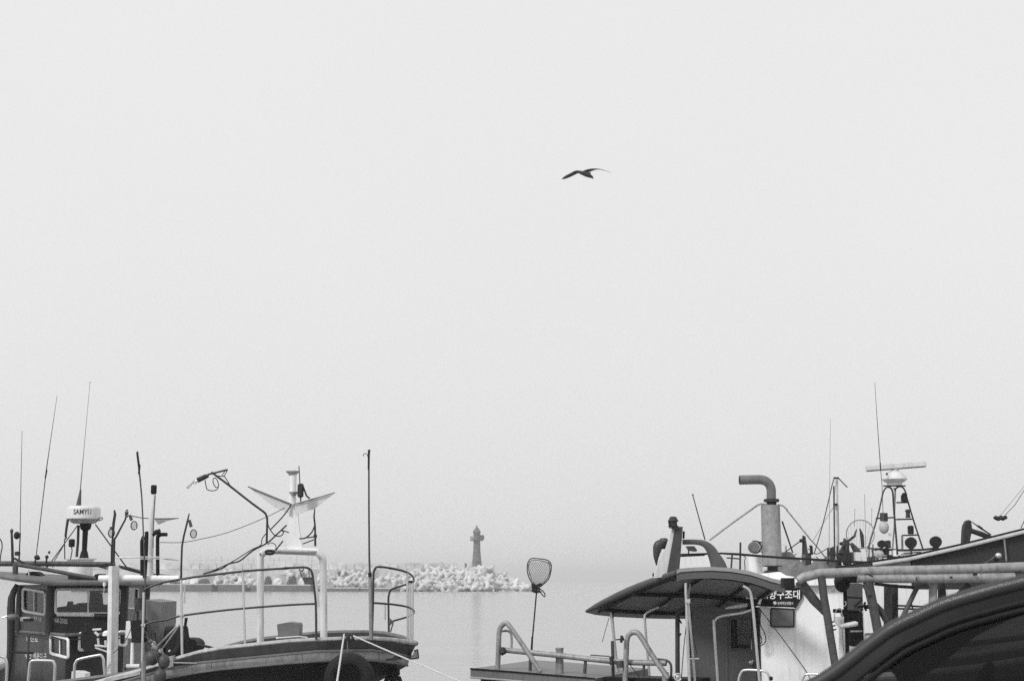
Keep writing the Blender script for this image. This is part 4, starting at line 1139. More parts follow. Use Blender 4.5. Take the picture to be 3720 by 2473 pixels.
    # beams under the sheet: follow its surface by (u, s)
    def under(u, s, dz=-.035):
        i = min(n - 2, int(u * (n - 1))); f = u * (n - 1) - i
        a = nw[i].lerp(nw[i + 1], f).lerp(fw[i].lerp(fw[i + 1], f), s)
        return a + Vector((0, 0, .03 * math.sin(math.pi * s) + dz))
    for s in (.06, .46, .82):
        V, Fc = tube_geo([under(.03 + .9 * k / 10, s, -.05) for k in range(11)], .03, 8); obj('canopy_beam', V, Fc, BLACKP, t)
    for u in (.06, .36, .68, .93):
        V, Fc = tube_geo([under(u, .05 + .85 * k / 8, -.04) for k in range(9)], .024, 8); obj('canopy_rib', V, Fc, BLACKP, t)
    # posts
    tube('canopy_post', R1((415, 860), (425, 930), (440, 1040), (500, 1640)), 22.0, 5.4, STEEL, t, sm=2, sides=12)
    tube('canopy_post', R1((445, 900), (440, 1000), (470, 1300), (505, 1640)), 22.1, 4.4, BLACKP, t, sides=10)
    tube('canopy_post', R1((1100, 812), (880, 885), (780, 928), (745, 955), (735, 1000), (760, 1300), (790, 1640)), 21.4, 4.6, STEEL, t, sm=3, sides=12)
    tube('canopy_post', R1((1120, 895), (1070, 920), (1042, 950), (1035, 1000), (1036, 1640)), 21.2, 8.4, DARKP, t, sm=3, sides=12)
    tube('canopy_post', R1((1112, 670), (1112, 760), (1118, 860), (1128, 1200), (1148, 1640)), 19.9, 5.5, STEEL, t, sm=2, sides=12)
    tube('canopy_post', R1((1135, 850), (1160, 1150), (1200, 1640)), 20.0, 4.4, STEEL, t, sides=12)
    tube('lashed_spar', R1((1150, 680), (1140, 760), (1128, 840)), 19.95, 4, GALV, t)
    tube('black_post', R1((1150, 950), (1156, 1360)), 20.4, 7, BLACKP, t)  # black tube set behind the near canopy posts
    m = MB()
    for k in range(4): m.add(*tube_px(R1((1105, 815 + 9 * k), (1125, 828 + 7 * k), (1150, 820 + 10 * k)), 19.85, 2.6, 3, 6))
    m.build('lashing', ROPE, t)
    tube('cord', R1((1115, 1050), (1090, 1280), (1070, 1545)), 19.9, 1.6, CABLE, t); tube('cord', R1((410, 985), (380, 1090), (345, 1210)), 22, 1.1, CABLE, t)
    tube('cord', R1((590, 1405), (690, 1530)), 20.6, 1.5, CABLE, t); tube('cord', R1((1160, 1000), (1185, 1200), (1215, 1330)), 20.2, 1.4, CABLE, t)
    tube('cleat', R1((1150, 1362), (1230, 1362)), 20.0, 3, STEEL, t); tube('hook', R1((1048, 1000), (1072, 1040)), 21.1, 3, BLACK, t); tube('hook', R1((1045, 1160), (1066, 1130)), 21.1, 3.4, BLACK, t)
    tube('door_rail', [(2730, 2214, 20.1), (2690, 2226, 20.2), (2640, 2233, 20.3), (2611, 2241, 20.4), (2597, 2254, 20.4), (2594, 2272, 20.4), (2609, 2500, 20.4)], 20.4, 5.4, STEEL, t, sm=3, sides=12)
    tube('canopy_post', R3((990, 425), (1050, 455), (1085, 510), (1105, 650), (1122, 800), (1195, 1640)), 19.3, 5.2, STEEL, t, sm=3, sides=12)
    # cabin: shaded panel with door, white side wall
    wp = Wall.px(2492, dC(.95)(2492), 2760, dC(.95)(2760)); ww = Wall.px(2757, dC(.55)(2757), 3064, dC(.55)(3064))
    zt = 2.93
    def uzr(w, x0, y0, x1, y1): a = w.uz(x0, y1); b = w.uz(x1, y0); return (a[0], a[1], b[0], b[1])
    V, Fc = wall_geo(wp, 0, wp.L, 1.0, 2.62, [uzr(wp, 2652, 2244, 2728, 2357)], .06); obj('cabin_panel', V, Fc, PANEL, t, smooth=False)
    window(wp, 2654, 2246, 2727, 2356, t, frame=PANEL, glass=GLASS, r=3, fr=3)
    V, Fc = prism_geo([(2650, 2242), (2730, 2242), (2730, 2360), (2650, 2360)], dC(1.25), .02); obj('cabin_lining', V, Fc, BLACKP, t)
    tube('panel_seam', R3((800, 800), (802, 1640)), wp.dist(.01), 2.0, MID, t)
    tube('door_edge', [(2748, 2205), (2757, 2520)], dC(.7), 7.5, BLACKP, t)
    m = MB(); m.add(*ball_geo(P(2728, 2406, wp.dist(.05)(2728, 2406)), .03, 10, 6, .5, 5)); m.add(*tube_px(R3((1070, 1340), (1110, 1330), (1110, 1310)), wp.dist(.06), 3.4)); m.build('door_handle', STEEL, t)
    tube('inner_lamp', R3((780, 690), (940, 665), (1040, 650)), 20.3, [3, 8, 7], PALE, t, sides=10)
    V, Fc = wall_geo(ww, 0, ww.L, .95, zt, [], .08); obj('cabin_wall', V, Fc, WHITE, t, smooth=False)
    e0, e1 = ww.at(ww.L, 0), ww.at(ww.L, 0) + pr * 1.5
    wr = Wall((e0.x, e0.y), (e1.x, e1.y)); V, Fc = wall_geo(wr, .081, wr.L, .95, zt, [], .08); obj('cabin_wall', V, Fc, WHITE, t, smooth=False)
    bp = [ww.hit(*q, .035) for q in rrect(2800, 2209, 2884, 2275, 5)]; n3 = len(bp)
    f = obj('plaque', bp + [q - ww.n * .033 for q in bp], [tuple(range(n3)), tuple(range(2 * n3 - 1, n3 - 1, -1))] + [(i, (i + 1) % n3, n3 + (i + 1) % n3, n3 + i) for i in range(n3)], MID, t, smooth=False)
    V, Fc = tube_geo([q + ww.n * .003 for q in bp], .009, 6, True); obj('plaque_frame', V, Fc, BLACK, f)
    a, b = ww.at(-.25, zt, .12), ww.at(ww.L + .15, zt, .12)
    V = [a, b, b + pr * 1.9, a + pr * 1.9]; V += [v + Vector((0, 0, .09)) for v in V]
    obj('cabin_roof', V, [(0, 1, 2, 3), (7, 6, 5, 4)] + [(i, (i + 1) % 4, 4 + (i + 1) % 4, 4 + i) for i in range(4)], WHITE, t, smooth=False)
    # name board
    pts = R3((1100, 440), (1705, 448), (1702, 555), (1622, 682), (1205, 665), (1100, 660))
    pv = [ww.hit(*p, .05) for p in pts]; n2 = len(pv)
    sg = obj('sign_board', pv + [p - ww.n * .035 for p in pv], [tuple(range(n2)), tuple(range(2 * n2 - 1, n2 - 1, -1))] + [(i, (i + 1) % n2, n2 + (i + 1) % n2, n2 + i) for i in range(n2)], BLACKP, t, smooth=False)
    pl_ = lambda x, y: ww.hit(x, y, .055)
    V, Fc = text_fit('민간해양구조대', 2707, 2141, 2906, 2175, pl_, 0); obj('lettering', V, Fc, LETTER, sg, smooth=False)
    V, Fc = text_fit('동해해양경찰서', 2825, 2184, 2881, 2196, pl_, 0); obj('lettering', V, Fc, LETTERW, sg, smooth=False)
    em = [(2815 + 7 * math.cos(R(x)), 2189 + 7 * math.sin(R(x))) for x in (-150, -90, -30, 30, 90, 150)]
    ev = [pl_(*p) for p in em]; obj('emblem', ev + [p + ww.n * .003 for p in ev], [tuple(range(6)), tuple(range(11, 5, -1))] + [(i, (i + 1) % 6, 6 + (i + 1) % 6, 6 + i) for i in range(6)], LETTERW, sg, smooth=False)
    tube('sill_line', R3((1205, 672), (1610, 688)), ww.dist(.06), 1.6, WHITE, t)
    # cords on the wall
    tube('wall_cord', R3((1180, 680), (1350, 900), (1560, 1180), (1780, 1490), (1820, 1640)), dC(.4), 1.5, CABLE, t, sm=2, sides=6)
    tube('wall_cord', R3((1190, 690), (1185, 950), (1215, 1050), (1215, 1110), (1190, 1090), (1185, 980)), dC(.4), 1.8, CABLE, t, sm=3, sides=6)
    tube('wall_cord', R3((1205, 700), (1200, 880), (1240, 960), (1265, 1050), (1250, 1110), (1190, 1140), (1175, 1090)), dC(.4), 1.8, CABLE, t, sm=3, sides=6)
    tube('fairlead', R3((1185, 640), (1200, 600), (1225, 540)), dC(.3), [7, 5, 4], STEEL, t)
    tube('rail_hoop', R3((930, 1640), (942, 1540), (968, 1468), (1015, 1432), (1170, 1436), (1260, 1450), (1300, 1490), (1318, 1560), (1322, 1640)), dC(.0), 4.6, STEEL, t, sm=4, sides=10)
    tube('rail_hoop', R5((370, 1640), (378, 1560), (400, 1508), (445, 1482), (640, 1490), (700, 1520), (722, 1580), (725, 1640)), dC(.0), 4.4, STEEL, t, sm=4, sides=10)
    pbox('hoop_clamp', 2797, 2456, 2808, 2470, dC(-.05)(2800), .06, BLACK, t)
    # gear on the roof
    r0 = 20.2
    V, Fc = prism_geo(R2((462, 700), (545, 700), (502, 1235), (365, 1250)), r0, .06); ms = obj('mast_plate', V, Fc, DARKP, t)  # shaded front of the mast, its shade painted as dark grey
    V, Fc = prism_geo(R2((425, 730), (462, 705), (366, 1250), (225, 1262), (262, 1130), (350, 960)), r0 + .04, .06); obj('mast_lit_face', V, Fc, PALE, t)  # sunlit left side of the same mast, its light painted as a pale colour
    lathe('mast_cap', 2452, [(1911, 8), (1913, 14), (1920, 14)], r0, DARKP, ms, 14)
    q = lathe('mast_lamp', 2446, [(1875, 6), (1877, 12), (1884, 15), (1890, 19), (1893, 19), (1894, 14), (1908, 14.5), (1909, 19), (1914, 18)], r0, RUST, t, 20)
    tube('lamp_guard', R2((388, 640), (405, 720)), r0 - .06, 2.4, BLACKP, q)
    tube('vent_cowl', R2((258, 1130), (252, 1040), (262, 960), (278, 900), (330, 870)), r0 + .2, [1, 9, 15, 17, 12], DARKP, t, sm=3, sides=14)
    q = lathe('cowl_lamp', 2412, [(1953, 6), (1955, 13), (1963, 17), (1967, 17), (1968, 13), (1986, 13), (1987, 17), (1993, 15)], r0 + .25, GALVD, t, 18)
    tube('gooseneck_duct', R2((540, 868), (690, 868), (780, 888), (845, 945), (890, 1030), (930, 1120), (965, 1260)), r0 + .15, [9.5, 9.5, 12, 17, 22, 28, 34], PANEL, t, sm=4, sides=18, flat=.6)
    tube('mast_bracket', R2((555, 750), (552, 830)), r0 + .1, 4, BLACKP, t); tube('whip_antenna', R2((652, 352), (720, 600), (788, 845)), r0 + .2, [1.8, 2, 2.4], RUST, t); ball('antenna_tip', 2517, 1796, r0 + .2, (4, 3, 2.4), RUST, t)
    ball('drip_hook', 2373, 2087, r0 - .1, (3, 3, 8), BLACK, t, 8, 6)
    V, Fc = prism_geo(R2((590, 912), (670, 912), (705, 960), (690, 972), (620, 960)), r0 + .6, .2); obj('floodlight', V, Fc, DARKP, t); tube('floodlight_stand', R2((608, 950), (608, 1000)), r0 + .6, 2.4, BLACKP, t)
    prism('pale_locker', R2((500, 1025), (665, 1018), (845, 1010), (870, 1200), (500, 1210)), r0 + 1.2, .5, WHITE, t)
    s0 = 21.0
    stx = lathe('exhaust_stack', 2805, [(1834, 30), (1836, 34), (1900, 34.5), (2050, 36), (2053, 36)], s0, GALV, t, 28)
    lathe('stack_collar', 2803, [(1811, 22), (1813, 28), (1822, 28), (1824, 18), (1834, 18)], s0, RUST, stx, 24)
    tube('exhaust_elbow', R2((1512, 405), (1513, 330), (1510, 285), (1490, 235), (1450, 200), (1395, 186), (1300, 186), (1165, 189)), s0, 17, MID, stx, sm=4, sides=20)
    V, Fc = tube_px(R2((1166, 189), (1163, 189)), s0, 15.5, 1, 20); obj('pipe_mouth', V, Fc, BLACK, stx)
    lathe('stack_base', 2808, [(2053, 36), (2056, 38), (2058, 19), (2072, 19), (2073, 29), (2084, 29), (2086, 24), (2110, 24)], s0, RUST, t, 20)
    m = MB()
    for x in (2782, 2794, 2822, 2834): m.add(*tube_px([(x, 2082), (x, 2096)], s0 - .1, 2.6))
    m.build('base_bolt', RUST, t)
    tube('stay_rod', R2((835, 848), (1100, 650), (1365, 462), (1400, 452), (1470, 455)), s0 - .05, 3.6, GALV, t); tube('stay_rod', R2((1585, 458), (1640, 470), (1690, 515)) + N3((1080, 0), (1300, 270), (1520, 545)), s0 - .05, 3.0, GALV, t)
    tube('stay_rod', N3((1510, 540), (1650, 690), (1840, 935)), s0 + .3, 2.0, GALVD, t); tube('stay_rod', R2((1632, 640), (1690, 810), (1748, 985)), s0 + .1, 3.0, RUST, t)
    prism('stack_fillet', N3((985, 810), (1140, 800), (1200, 830), (1260, 900), (985, 900)), s0 + .1, .2, MID, t)
    tube('long_boom', [(2466, 2014), (2620, 2009), (2680, 2012), (2800, 2022), (2950, 2031), (3100, 2040), (3250, 2044)], s0 - .5, [3.5, 3.5, 4.4, 4.4, 4.4, 4.4, 3], BLACKP, t, sides=10)
    tube('guard_pipe', [(2466, 2020), (2560, 2016)], s0 - .1, 2.2, RUST, t)
    tube('rail_stanchion', [(2690, 1969), (2688, 2092)], s0 - .3, 3.5, RUST, t); tube('rail_stanchion', [(2660, 2012), (2656, 2066)], s0 - .3, 3.4, GALVD, t); tube('rail_bar', [(2640, 2025), (2692, 2029)], s0 - .3, 2.6, RUST, t)
    tube('hanging_wire', N3((270, 880), (305, 915), (285, 980), (295, 1100), (288, 1215)), s0 - .5, 1.6, RUST, t, sm=3)
    lathe('pale_drum', 2745, [(2014, 24), (2016, 27), (2088, 27)], s0 + .3, WHITE, t, 24)
    k = mpp(2738, 1986, s0); c = P(2738, 1986, s0)
    q = ball('spotlight', 2738, 1986, s0, (23, 18, 24), PALE, t, 20, 12)
    V, Fc = torus_geo(c + Vector((.02, -.03, 0)), 21 * k, 3 * k, n=28, s=8); obj('spotlight_rim', V, Fc, RUST, q)
    V, Fc = tube_geo([c + Vector((-.01, -.085, 0)), c + Vector((-.01, -.04, 0))], [16 * k, 20 * k], 20); obj('lens', V, Fc, MID, q)
    tube('spotlight_arm', N3((430, 595), (500, 605), (640, 630)), s0, 3, GALVD, q); tube('spotlight_arm', N3((600, 800), (660, 805)), s0, 3, RUST, q)
    prism('roof_box', N3((590, 1270), (640, 1220), (960, 1180), (1075, 1250), (1240, 1278), (1040, 1360), (860, 1365), (700, 1330)), 20.6, .5, WHITE, t)
    return t
boat_canopy()
# landing net leaning on the stern rail
def landing_net():
    d = dC(.5)(1935)
    t = thing('landing_net', 'landing net with rounded hoop upright on the stern of the canopied boat', 'net', P(1930, 2450, d))
    ho = Z6((1130, 715), (1085, 665), (1058, 610), (1046, 560), (1048, 505), (1058, 470), (1085, 447), (1160, 450), (1230, 462), (1258, 488), (1266, 520), (1258, 580), (1236, 640), (1172, 700))
    tube('hoop', ho, d, 2.0, CABLE, t, sm=3, sides=8)
    ih = Z6((1140, 712), (1095, 660), (1072, 600), (1058, 545), (1062, 495), (1085, 466), (1160, 466), (1225, 480), (1248, 505), (1252, 560), (1228, 630), (1165, 700))
    tube('hoop_cord', ih, d - .03, 1.5, ROPED, t, sm=3, sides=6)
    m = MB()
    # diamond mesh of the bag: bellies out behind the hoop
    def bag(u, v):                                # u across -1..1, v down 0..1
        w = (88 + 20 * math.sin(v * 2.2)) * (1 - v ** 2.2 * .9) * .5 + 4
        return P(1500 + .3973 * 1157 + u * w * .82, 1850 + .3973 * (475 + v * 232), d + .16 * (1 - u * u) * math.sin(math.pi * min(1, v * 1.05)))
    for s in (-1, 1):
        for k in range(-9, 10):
            path = []
            for i in range(15):
                v = i / 14; u = (k / 6 + s * (v - .5) * 1.4)
                if -1 <= u <= 1: path.append(bag(u, v))
            if len(path) > 2: m.add(*tube_geo(path, .0022, 4))
    m.build('mesh_bag', GALVD, t)
    m = MB(); rd = random.Random(5)
    for k in range(7):
        pts = [(1135 + rd.uniform(-48, 45), 690 + rd.uniform(-15, 70)) for _ in range(5)]
        m.add(*tube_px(Z6(*pts), d - .04, 2.0, 4, 6))
    m.add(*tube_px(Z6((1150, 725), (1170, 760), (1200, 795), (1208, 775), (1185, 740), (1165, 730)), d - .04, 2, 4, 6)); m.build('net_neck', CABLE, t)
    tube('handle', Z6((1135, 710), (1128, 780), (1092, 1190), (1086, 1275)), d, [4, 2.6, 2.8, 3.2], CABLE, t); tube('grip', Z6((1092, 1160), (1085, 1290)), d - .01, [3.4, 4], BLACK, t)
    tube('handle_end', Z6((1085, 1285), (1080, 1480)), d, 2.6, RUST, t)
landing_net()

# ------------------------------------------------------------------ boat D1: white boat with bar radar on a tubular tower
def boat_radar():
    t = thing('fishing_boat', 'white boat with a bar radar scanner on a tubular tower, behind the pipe frame', 'boat', (8.6, 31.8, 0))
    hull(t, (4.6, 32.0), (1, .02), 9.5, 3.0, lambda s: 1.25 + .9 * s ** 2.5, PALE, PALE, MID, deck_z=.8)
    d = 31.0
    pbox('cabin', 3070, 2068, 3440, 2430, d, 1.9, WHITE, t, .03)
    pbox('cabin_roof', 3050, 2060, 3460, 2069, d - .2, 2.3, LIGHT, t, .02)
    for x0, x1 in ((3140, 3205), (3290, 3360)):
        w = Wall.px(x0, d - .01, x1, d - .01); window(w, x0, 2300, x1, 2350, t, frame=MID, glass=DGLASS, r=8, fr=2.5)
    tube('grab_rail', [(3250, 2198), (3380, 2203)], d - .25, 3.4, BLACKP, t); tube('grab_rail', [(3250, 2209), (3380, 2213)], d - .25, 3.4, BLACKP, t)
    tt = d + .6
    r = 3.0
    tube('tower_leg', R4((1062, 395), (1040, 374), (1018, 370), (990, 388), (968, 430), (955, 480), (900, 720), (795, 1065), (780, 1120)), tt, r, GALVD, t, sm=3)
    tube('tower_leg', R4((1020, 370), (1055, 382), (1078, 440), (1085, 560), (1100, 760), (1125, 1060), (1128, 1140)), tt - .3, r + .6, RUST, t, sm=3)
    tube('tower_leg', R4((1085, 380), (1105, 420), (1098, 600), (1095, 800), (1075, 1060), (1070, 1140)), tt + .3, r, GALV, t, sm=3)
    tube('tower_leg', R4((1100, 420), (1115, 385), (1150, 366), (1185, 372), (1215, 410), (1240, 500), (1310, 740), (1420, 1075)), tt, r, RUST, t, sm=3)
    for a in (((1118, 548), (1262, 546)), ((1112, 740), (1312, 735)), ((885, 728), (1088, 718)), ((1180, 922), (1372, 915))): tube('tower_rung', R4(*a), tt - .1, 2.8, RUST, t)
    tube('tower_post', R4((1183, 925), (1186, 1085)), tt - .1, 4, GALV, t)
    tube('tower_top', R4((968, 358), (1222, 358)), tt, 2.6, RUST, t)
    rd = tt
    ped = lathe('radar_pedestal', 3250, [(1707, 8), (1712, 18), (1718, 28), (1726, 38), (1735, 44), (1739, 46), (1741, 46), (1745, 40), (1750, 36), (1752, 28), (1762, 26)], rd, PALE, t, 28)
    a_ = P(3146, 1701, rd); b_ = P(3362, 1684, rd)
    m = MB(); k = mpp(3250, 1690, rd)
    dv = (b_ - a_); L = dv.length; ang = math.atan2(dv.z, dv.x)
    V, Fc = box_geo((0, 0, 0), (L, .16, 19 * k), 0, .015)
    M = Matrix.Translation((a_ + b_) / 2) @ Matrix.Rotation(-ang, 4, 'Y')
    m.add([M @ Vector(v) for v in V], Fc); m.build('radar_scanner', PALE, t)
    V, Fc = box_geo((0, 0, 0), (L * .99, .10, 3 * k), 0, .003); M2 = M @ Matrix.Translation((0, 0, -10.5 * k)); obj('scanner_edge', [M2 @ Vector(v) for v in V], Fc, MID, t)
    lathe('radar_neck', 3253, [(1698, 12), (1710, 12)], rd, LIGHT, t, 14)
    ball('pedestal_knob', 3222, 1721, rd - .25, (4.5, 3, 4.5), RUST, t, 10, 6)
    tube('whip_antenna', R7((795, 140), (815, 480), (862, 1150)), rd - .4, [.7, 1.0, 1.5], RUST, t); tube('whip_base', R7((863, 1150), (868, 1240)), rd - .4, 2.2, BLACK, t); tube('whip_lower', R7((868, 1240), (885, 1420)) + [(3208, 1870)], rd - .4, 1.2, GALVD, t)
    # lights on the tower
    pbox('tower_lamp', 3278, 1797, 3296, 1821, tt - .15, .12, BLACK, t); lathe('lamp_hood', 3286, [(1789, 5), (1793, 10), (1798, 10)], tt - .1, BLACK, t, 12)
    q = lathe('tower_lantern', 3299, [(1849, 4), (1853, 10), (1857, 11), (1858, 7.5), (1873, 7.5), (1874, 9), (1880, 9)], tt - .1, RUST, t, 16)
    lathe('tower_lamp', 3309, [(1908, 6), (1911, 11), (1936, 11), (1939, 8)], tt - .1, BLACK, t, 16)
    m = MB(); m.add(*box_geo(P(3205, 1877, tt - .1), (14 * mpp(3205, 1877, tt), .1, 30 * mpp(3205, 1877, tt)), 0, .01)); m.build('signal_box', GALVD, t); pbox('signal_box', 3215, 1862, 3225, 1893, tt - .15, .08, RUST, t)
    ball('white_dome', 3211, 1915, tt - .2, (18, 18, 23), LIGHT, t, 18, 12); pbox('white_plate', 3230, 1935, 3241, 1945, tt - .2, .05, WHITE, t)
    for x, y, rx, ry in ((3310, 1970, 20, 23), (3400, 1967, 20.5, 23), (3204, 1975, 14, 13)):
        k = mpp(x, y, tt); c = P(x, y, tt - .3)
        V, Fc = tube_geo([c + Vector((0, -.05, 0)), c + Vector((0, -.01, 0)), c + Vector((0, .12, 0)), c + Vector((0, .22, 0))], [rx * k * .95, rx * k, rx * k * .9, rx * k * .4], 22)
        q = obj('searchlight', V, Fc, BLACK, t); tube('searchlight_yoke', [(x - rx * .6, y + ry * .7), (x, y + ry), (x + rx * .6, y + ry * .7)], tt - .3, 2.2, RUST, q, sm=3); tube('searchlight_stand', [(x, y + ry), (x, y + ry + 18)], tt - .3, 3, RUST, q)
    pbox('equipment_box', 3222, 1962, 3236, 1990, tt - .25, .15, RUST, t)
    tube('platform_edge', R4((790, 1080), (900, 1078), (1050, 1085), (1200, 1092), (1420, 1085), (1600, 1065)), tt - .2, 4, RUST, t); tube('platform_edge', R4((780, 1165), (980, 1165), (1160, 1160)), tt - .1, 3.2, RUST, t)
    m = MB(); rnd = random.Random(2)
    for k in range(12):
        x, y = rnd.uniform(820, 1130), rnd.uniform(1085, 1225); m.add(*box_geo(P(*R4((x, y))[0], tt - .2 + rnd.uniform(0, .5)), (rnd.uniform(.05, .16), .1, rnd.uniform(.05, .2)), 0, .01))
    for k in range(5):
        x = 850 + 60 * k; m.add(*tube_px(R4((x, 1090), (x + rnd.uniform(-20, 20), 1240)), tt, 2.4, 1, 6))
    m.build('platform_gear', GALVD, t)
    pbox('white_box', 3247, 1997, 3262, 2020, tt - .3, .1, WHITE, t); ball('white_bucket', 3193, 2012, tt - .3, (19, 15, 15), LIGHT, t)
    m = MB()
    for k in range(5): m.add(*tube_px(R4((1150 + 20 * k, 1190), (1190 + 30 * k, 1130 - 3 * k), (1260 + 30 * k, 1118), (1400, 1110 + 3 * k)), tt - .3, 1.6, 3, 6))
    m.build('cable_tangle', GALVD, t)
    return t
boat_radar()

# ------------------------------------------------------------------ boat D2: pale mast, net ring and furled flags
def boat_mast():
    t = thing('fishing_boat', 'boat with thin pale mast, rope stays and net ring behind the exhaust stack', 'boat', (6.0, 27.5, 0))
    hull(t, (3.6, 27.6), (1, .03), 8.5, 2.9, lambda s: 1.2 + .9 * s ** 2.5, DARKP, MID, LIGHT, deck_z=.8)
    d = 27.5
    V, Fc = tube_px(R4((432, 262), (432, 1200)) + [(3036, 2300)], d, [7.5, 8, 8], 1, 12); obj('mast', V, Fc, PALE, t)
    tube('mast_pipe', R4((405, 360), (410, 800), (414, 1190)), d - .2, 2.8, RUST, t); tube('mast_track', R4((455, 570), (460, 900), (462, 1190)), d - .2, 2, GALV, t)
    tube('mast_head', R4((402, 268), (462, 268)), d - .1, 3.4, RUST, t); lathe('mast_bracket', 3035, [(1828, 8), (1836, 9)], d - .1, RUST, t, 10)
    tube('stay', R4((405, 280), (385, 350), (340, 550), (270, 830), (205, 1050), (180, 1130)), d - .1, 1.9, GALVD, t, sm=2); tube('stay', R4((400, 600), (300, 760), (170, 980)), d, 1.2, GALV, t)
    tube('stay', R4((460, 272), (510, 325), (560, 375)), d - .1, 2.2, GALVD, t); tube('whip_antenna', R7((233, 590), (228, 1000), (222, 1568)) + [(3012, 1990)], d + .2, [.6, .8, 1, 1.2], GALV, t)
    tube('whip_antenna', R4((755, 450), (770, 1100)), d + .3, 1.1, GALV, t); tube('whip_antenna', R4((645, 620), (640, 820)), d + .3, 1.0, GALV, t); tube('whip_antenna', R4((838, 610), (835, 800)), d + .3, 1.0, GALV, t)
    c = R4((707, 908))[0]
    tube('net_ring', [(c[0] + 51 * math.cos(R(a)), c[1] + 52 * math.sin(R(a))) for a in range(0, 360, 12)], d, 2.0, GALV, t, closed=True)
    m = MB()
    for k in range(9): m.add(*tube_px([(c[0] - 46 + 11.5 * k, c[1] - 50 * math.sqrt(max(0, 1 - ((k - 4) / 4.4) ** 2))), (c[0] - 40 + 9 * k, c[1] + 48 * math.sqrt(max(0, 1 - ((k - 4) / 4.4) ** 2)))], d + .02, .5, 1, 4))
    m.build('ring_netting', GALV, t)
    # furled flag bundles
    for pts in (((1405, 490), (1445, 510), (1500, 880), (1530, 980), (1415, 980), (1400, 760)), ((2190, 540), (2240, 590), (2290, 820), (2300, 960), (2160, 960), (2180, 700)), ((2080, 830), (2170, 660), (2180, 960), (2060, 960))):
        prism('furled_flag', N3(*pts), d - .3, .12, DARKP, t)
    tube('flag_pole', N3((1410, 500), (1385, 900), (1382, 980)), d - .3, 2.4, RUST, t); tube('flag_pole', N3((1400, 545), (1330, 610), (1040, 820)), d - .35, 2.0, RUST, t); tube('flag_pole', N3((2180, 590), (2120, 650)), d - .35, 2.2, RUST, t); tube('flag_pole', N3((2245, 590), (2352, 510)), d - .35, 2.6, RUST, t)
    ball('flag_float', 2910, 1963, d - .36, (7, 6, 6), BLACK, t, 10, 6, .3, 2); ball('flag_float', 3056, 1974, d - .36, (7, 6, 6), BLACK, t, 10, 6, .3, 4)
    tube('bundle_spar', R4((665, 850), (640, 930), (560, 1000)), d - .2, [2, 5, 4], GALVD, t); tube('bundle_spar', R4((600, 1010), (650, 1080), (700, 1120)), d - .2, [6, 12, 8], GALVD, t); tube('dark_spar', R4((700, 840), (725, 920), (735, 1060)), d - .25, [2, 7, 6], RUST, t)
    lathe('flare_box', 2948, [(1981, 4), (1984, 5.5), (2012, 5.5), (2014, 4)], d - .5, BLACK, t, 12); tube('flare_hook', N3((1515, 700), (1560, 690)), d - .5, 3, BLACK, t)
    prism('winch_plate', N3((1875, 740), (1895, 735), (1900, 790), (2020, 790), (2020, 850), (1960, 870), (1905, 930), (1875, 930)), d - .5, .1, RUST, t); tube('stay', N3((1900, 745), (1990, 700)), d - .5, 2, RUST, t)
    tube('boom', N3((2030, 835), (2352, 870)), d - .4, 3.6, BLACKP, t)
    prism('bracket', N3((1970, 1010), (2105, 1020), (2090, 1115), (2050, 1105)), d - .6, .1, BLACKP, t)
    prism('cabin', [(2880, 2075), (3120, 2075), (3120, 2400), (2880, 2400)], d - .2, 1.4, MID, t)
    rn = random.Random(12)
    for k in range(16):
        x = rn.uniform(2840, 3190); y = rn.uniform(1968, 2035)
        tube('gear_rod', [(x, y), (x + rn.uniform(-14, 14), 2085)], d - rn.uniform(.1, .9), rn.uniform(1.4, 4), rn.choice((RUST, GALVD, DARKP, PALE)), t, sides=6)
    for k in range(14):
        x = rn.uniform(2850, 3190); y = rn.uniform(2010, 2055); w = rn.uniform(8, 24); h = rn.uniform(8, 26)
        pbox('gear_box', x, y - h, x + w, y + 20, d - rn.uniform(.1, .9), .15, rn.choice((RUST, GALVD, MID, DARKP, PALE)), t)
    for k in range(8):
        x = rn.uniform(2830, 3120); y = rn.uniform(1990, 2040)
        tube('gear_rope', [(x, y), (x + 30, y + rn.uniform(10, 30)), (x + rn.uniform(50, 110), y + rn.uniform(-10, 20))], d - .8, 1.5, RUST, t, sm=4, sides=6)
    return t
boat_mast()
# heap of nets on that boat
def net_heap():
    t0 = P(2945, 2110, 26.9)
    V = []; Fc = []; nx_, ny_ = 44, 14
    rd = random.Random(8)
    from mathutils import noise
    for j in range(ny_ + 1):
        for i in range(nx_ + 1):
            u, v = i / nx_, j / ny_
            x = t0.x - 1.05 + 2.1 * u; y = 26.3 + 1.0 * v
            h = .62 * (math.sin(math.pi * min(1, u * 1.02)) ** .45) * math.sin(math.pi * min(1, v * 1.0)) ** .5
            h *= .82 + .55 * noise.noise(Vector((x * 2.6, y * 2.6, 3)))
            h += .09 * noise.noise(Vector((x * 9, y * 9, 1))) * (h > .05)
            V.append(Vector((x, y, 2.85 + max(0, h))))
    n = nx_ + 1
    for j in range(ny_):
        for i in range(nx_): Fc.append((j * n + i, j * n + i + 1, (j + 1) * n + i + 1, (j + 1) * n + i))
    base = len(V)
    o = obj('net_heap', V, Fc, NETG, None)
    tag(o, 'lumpy grey heap of fishing nets below the dark boom', 'nets')
    # platform that carries the nets belongs to the masted boat
    return o
net_heap()

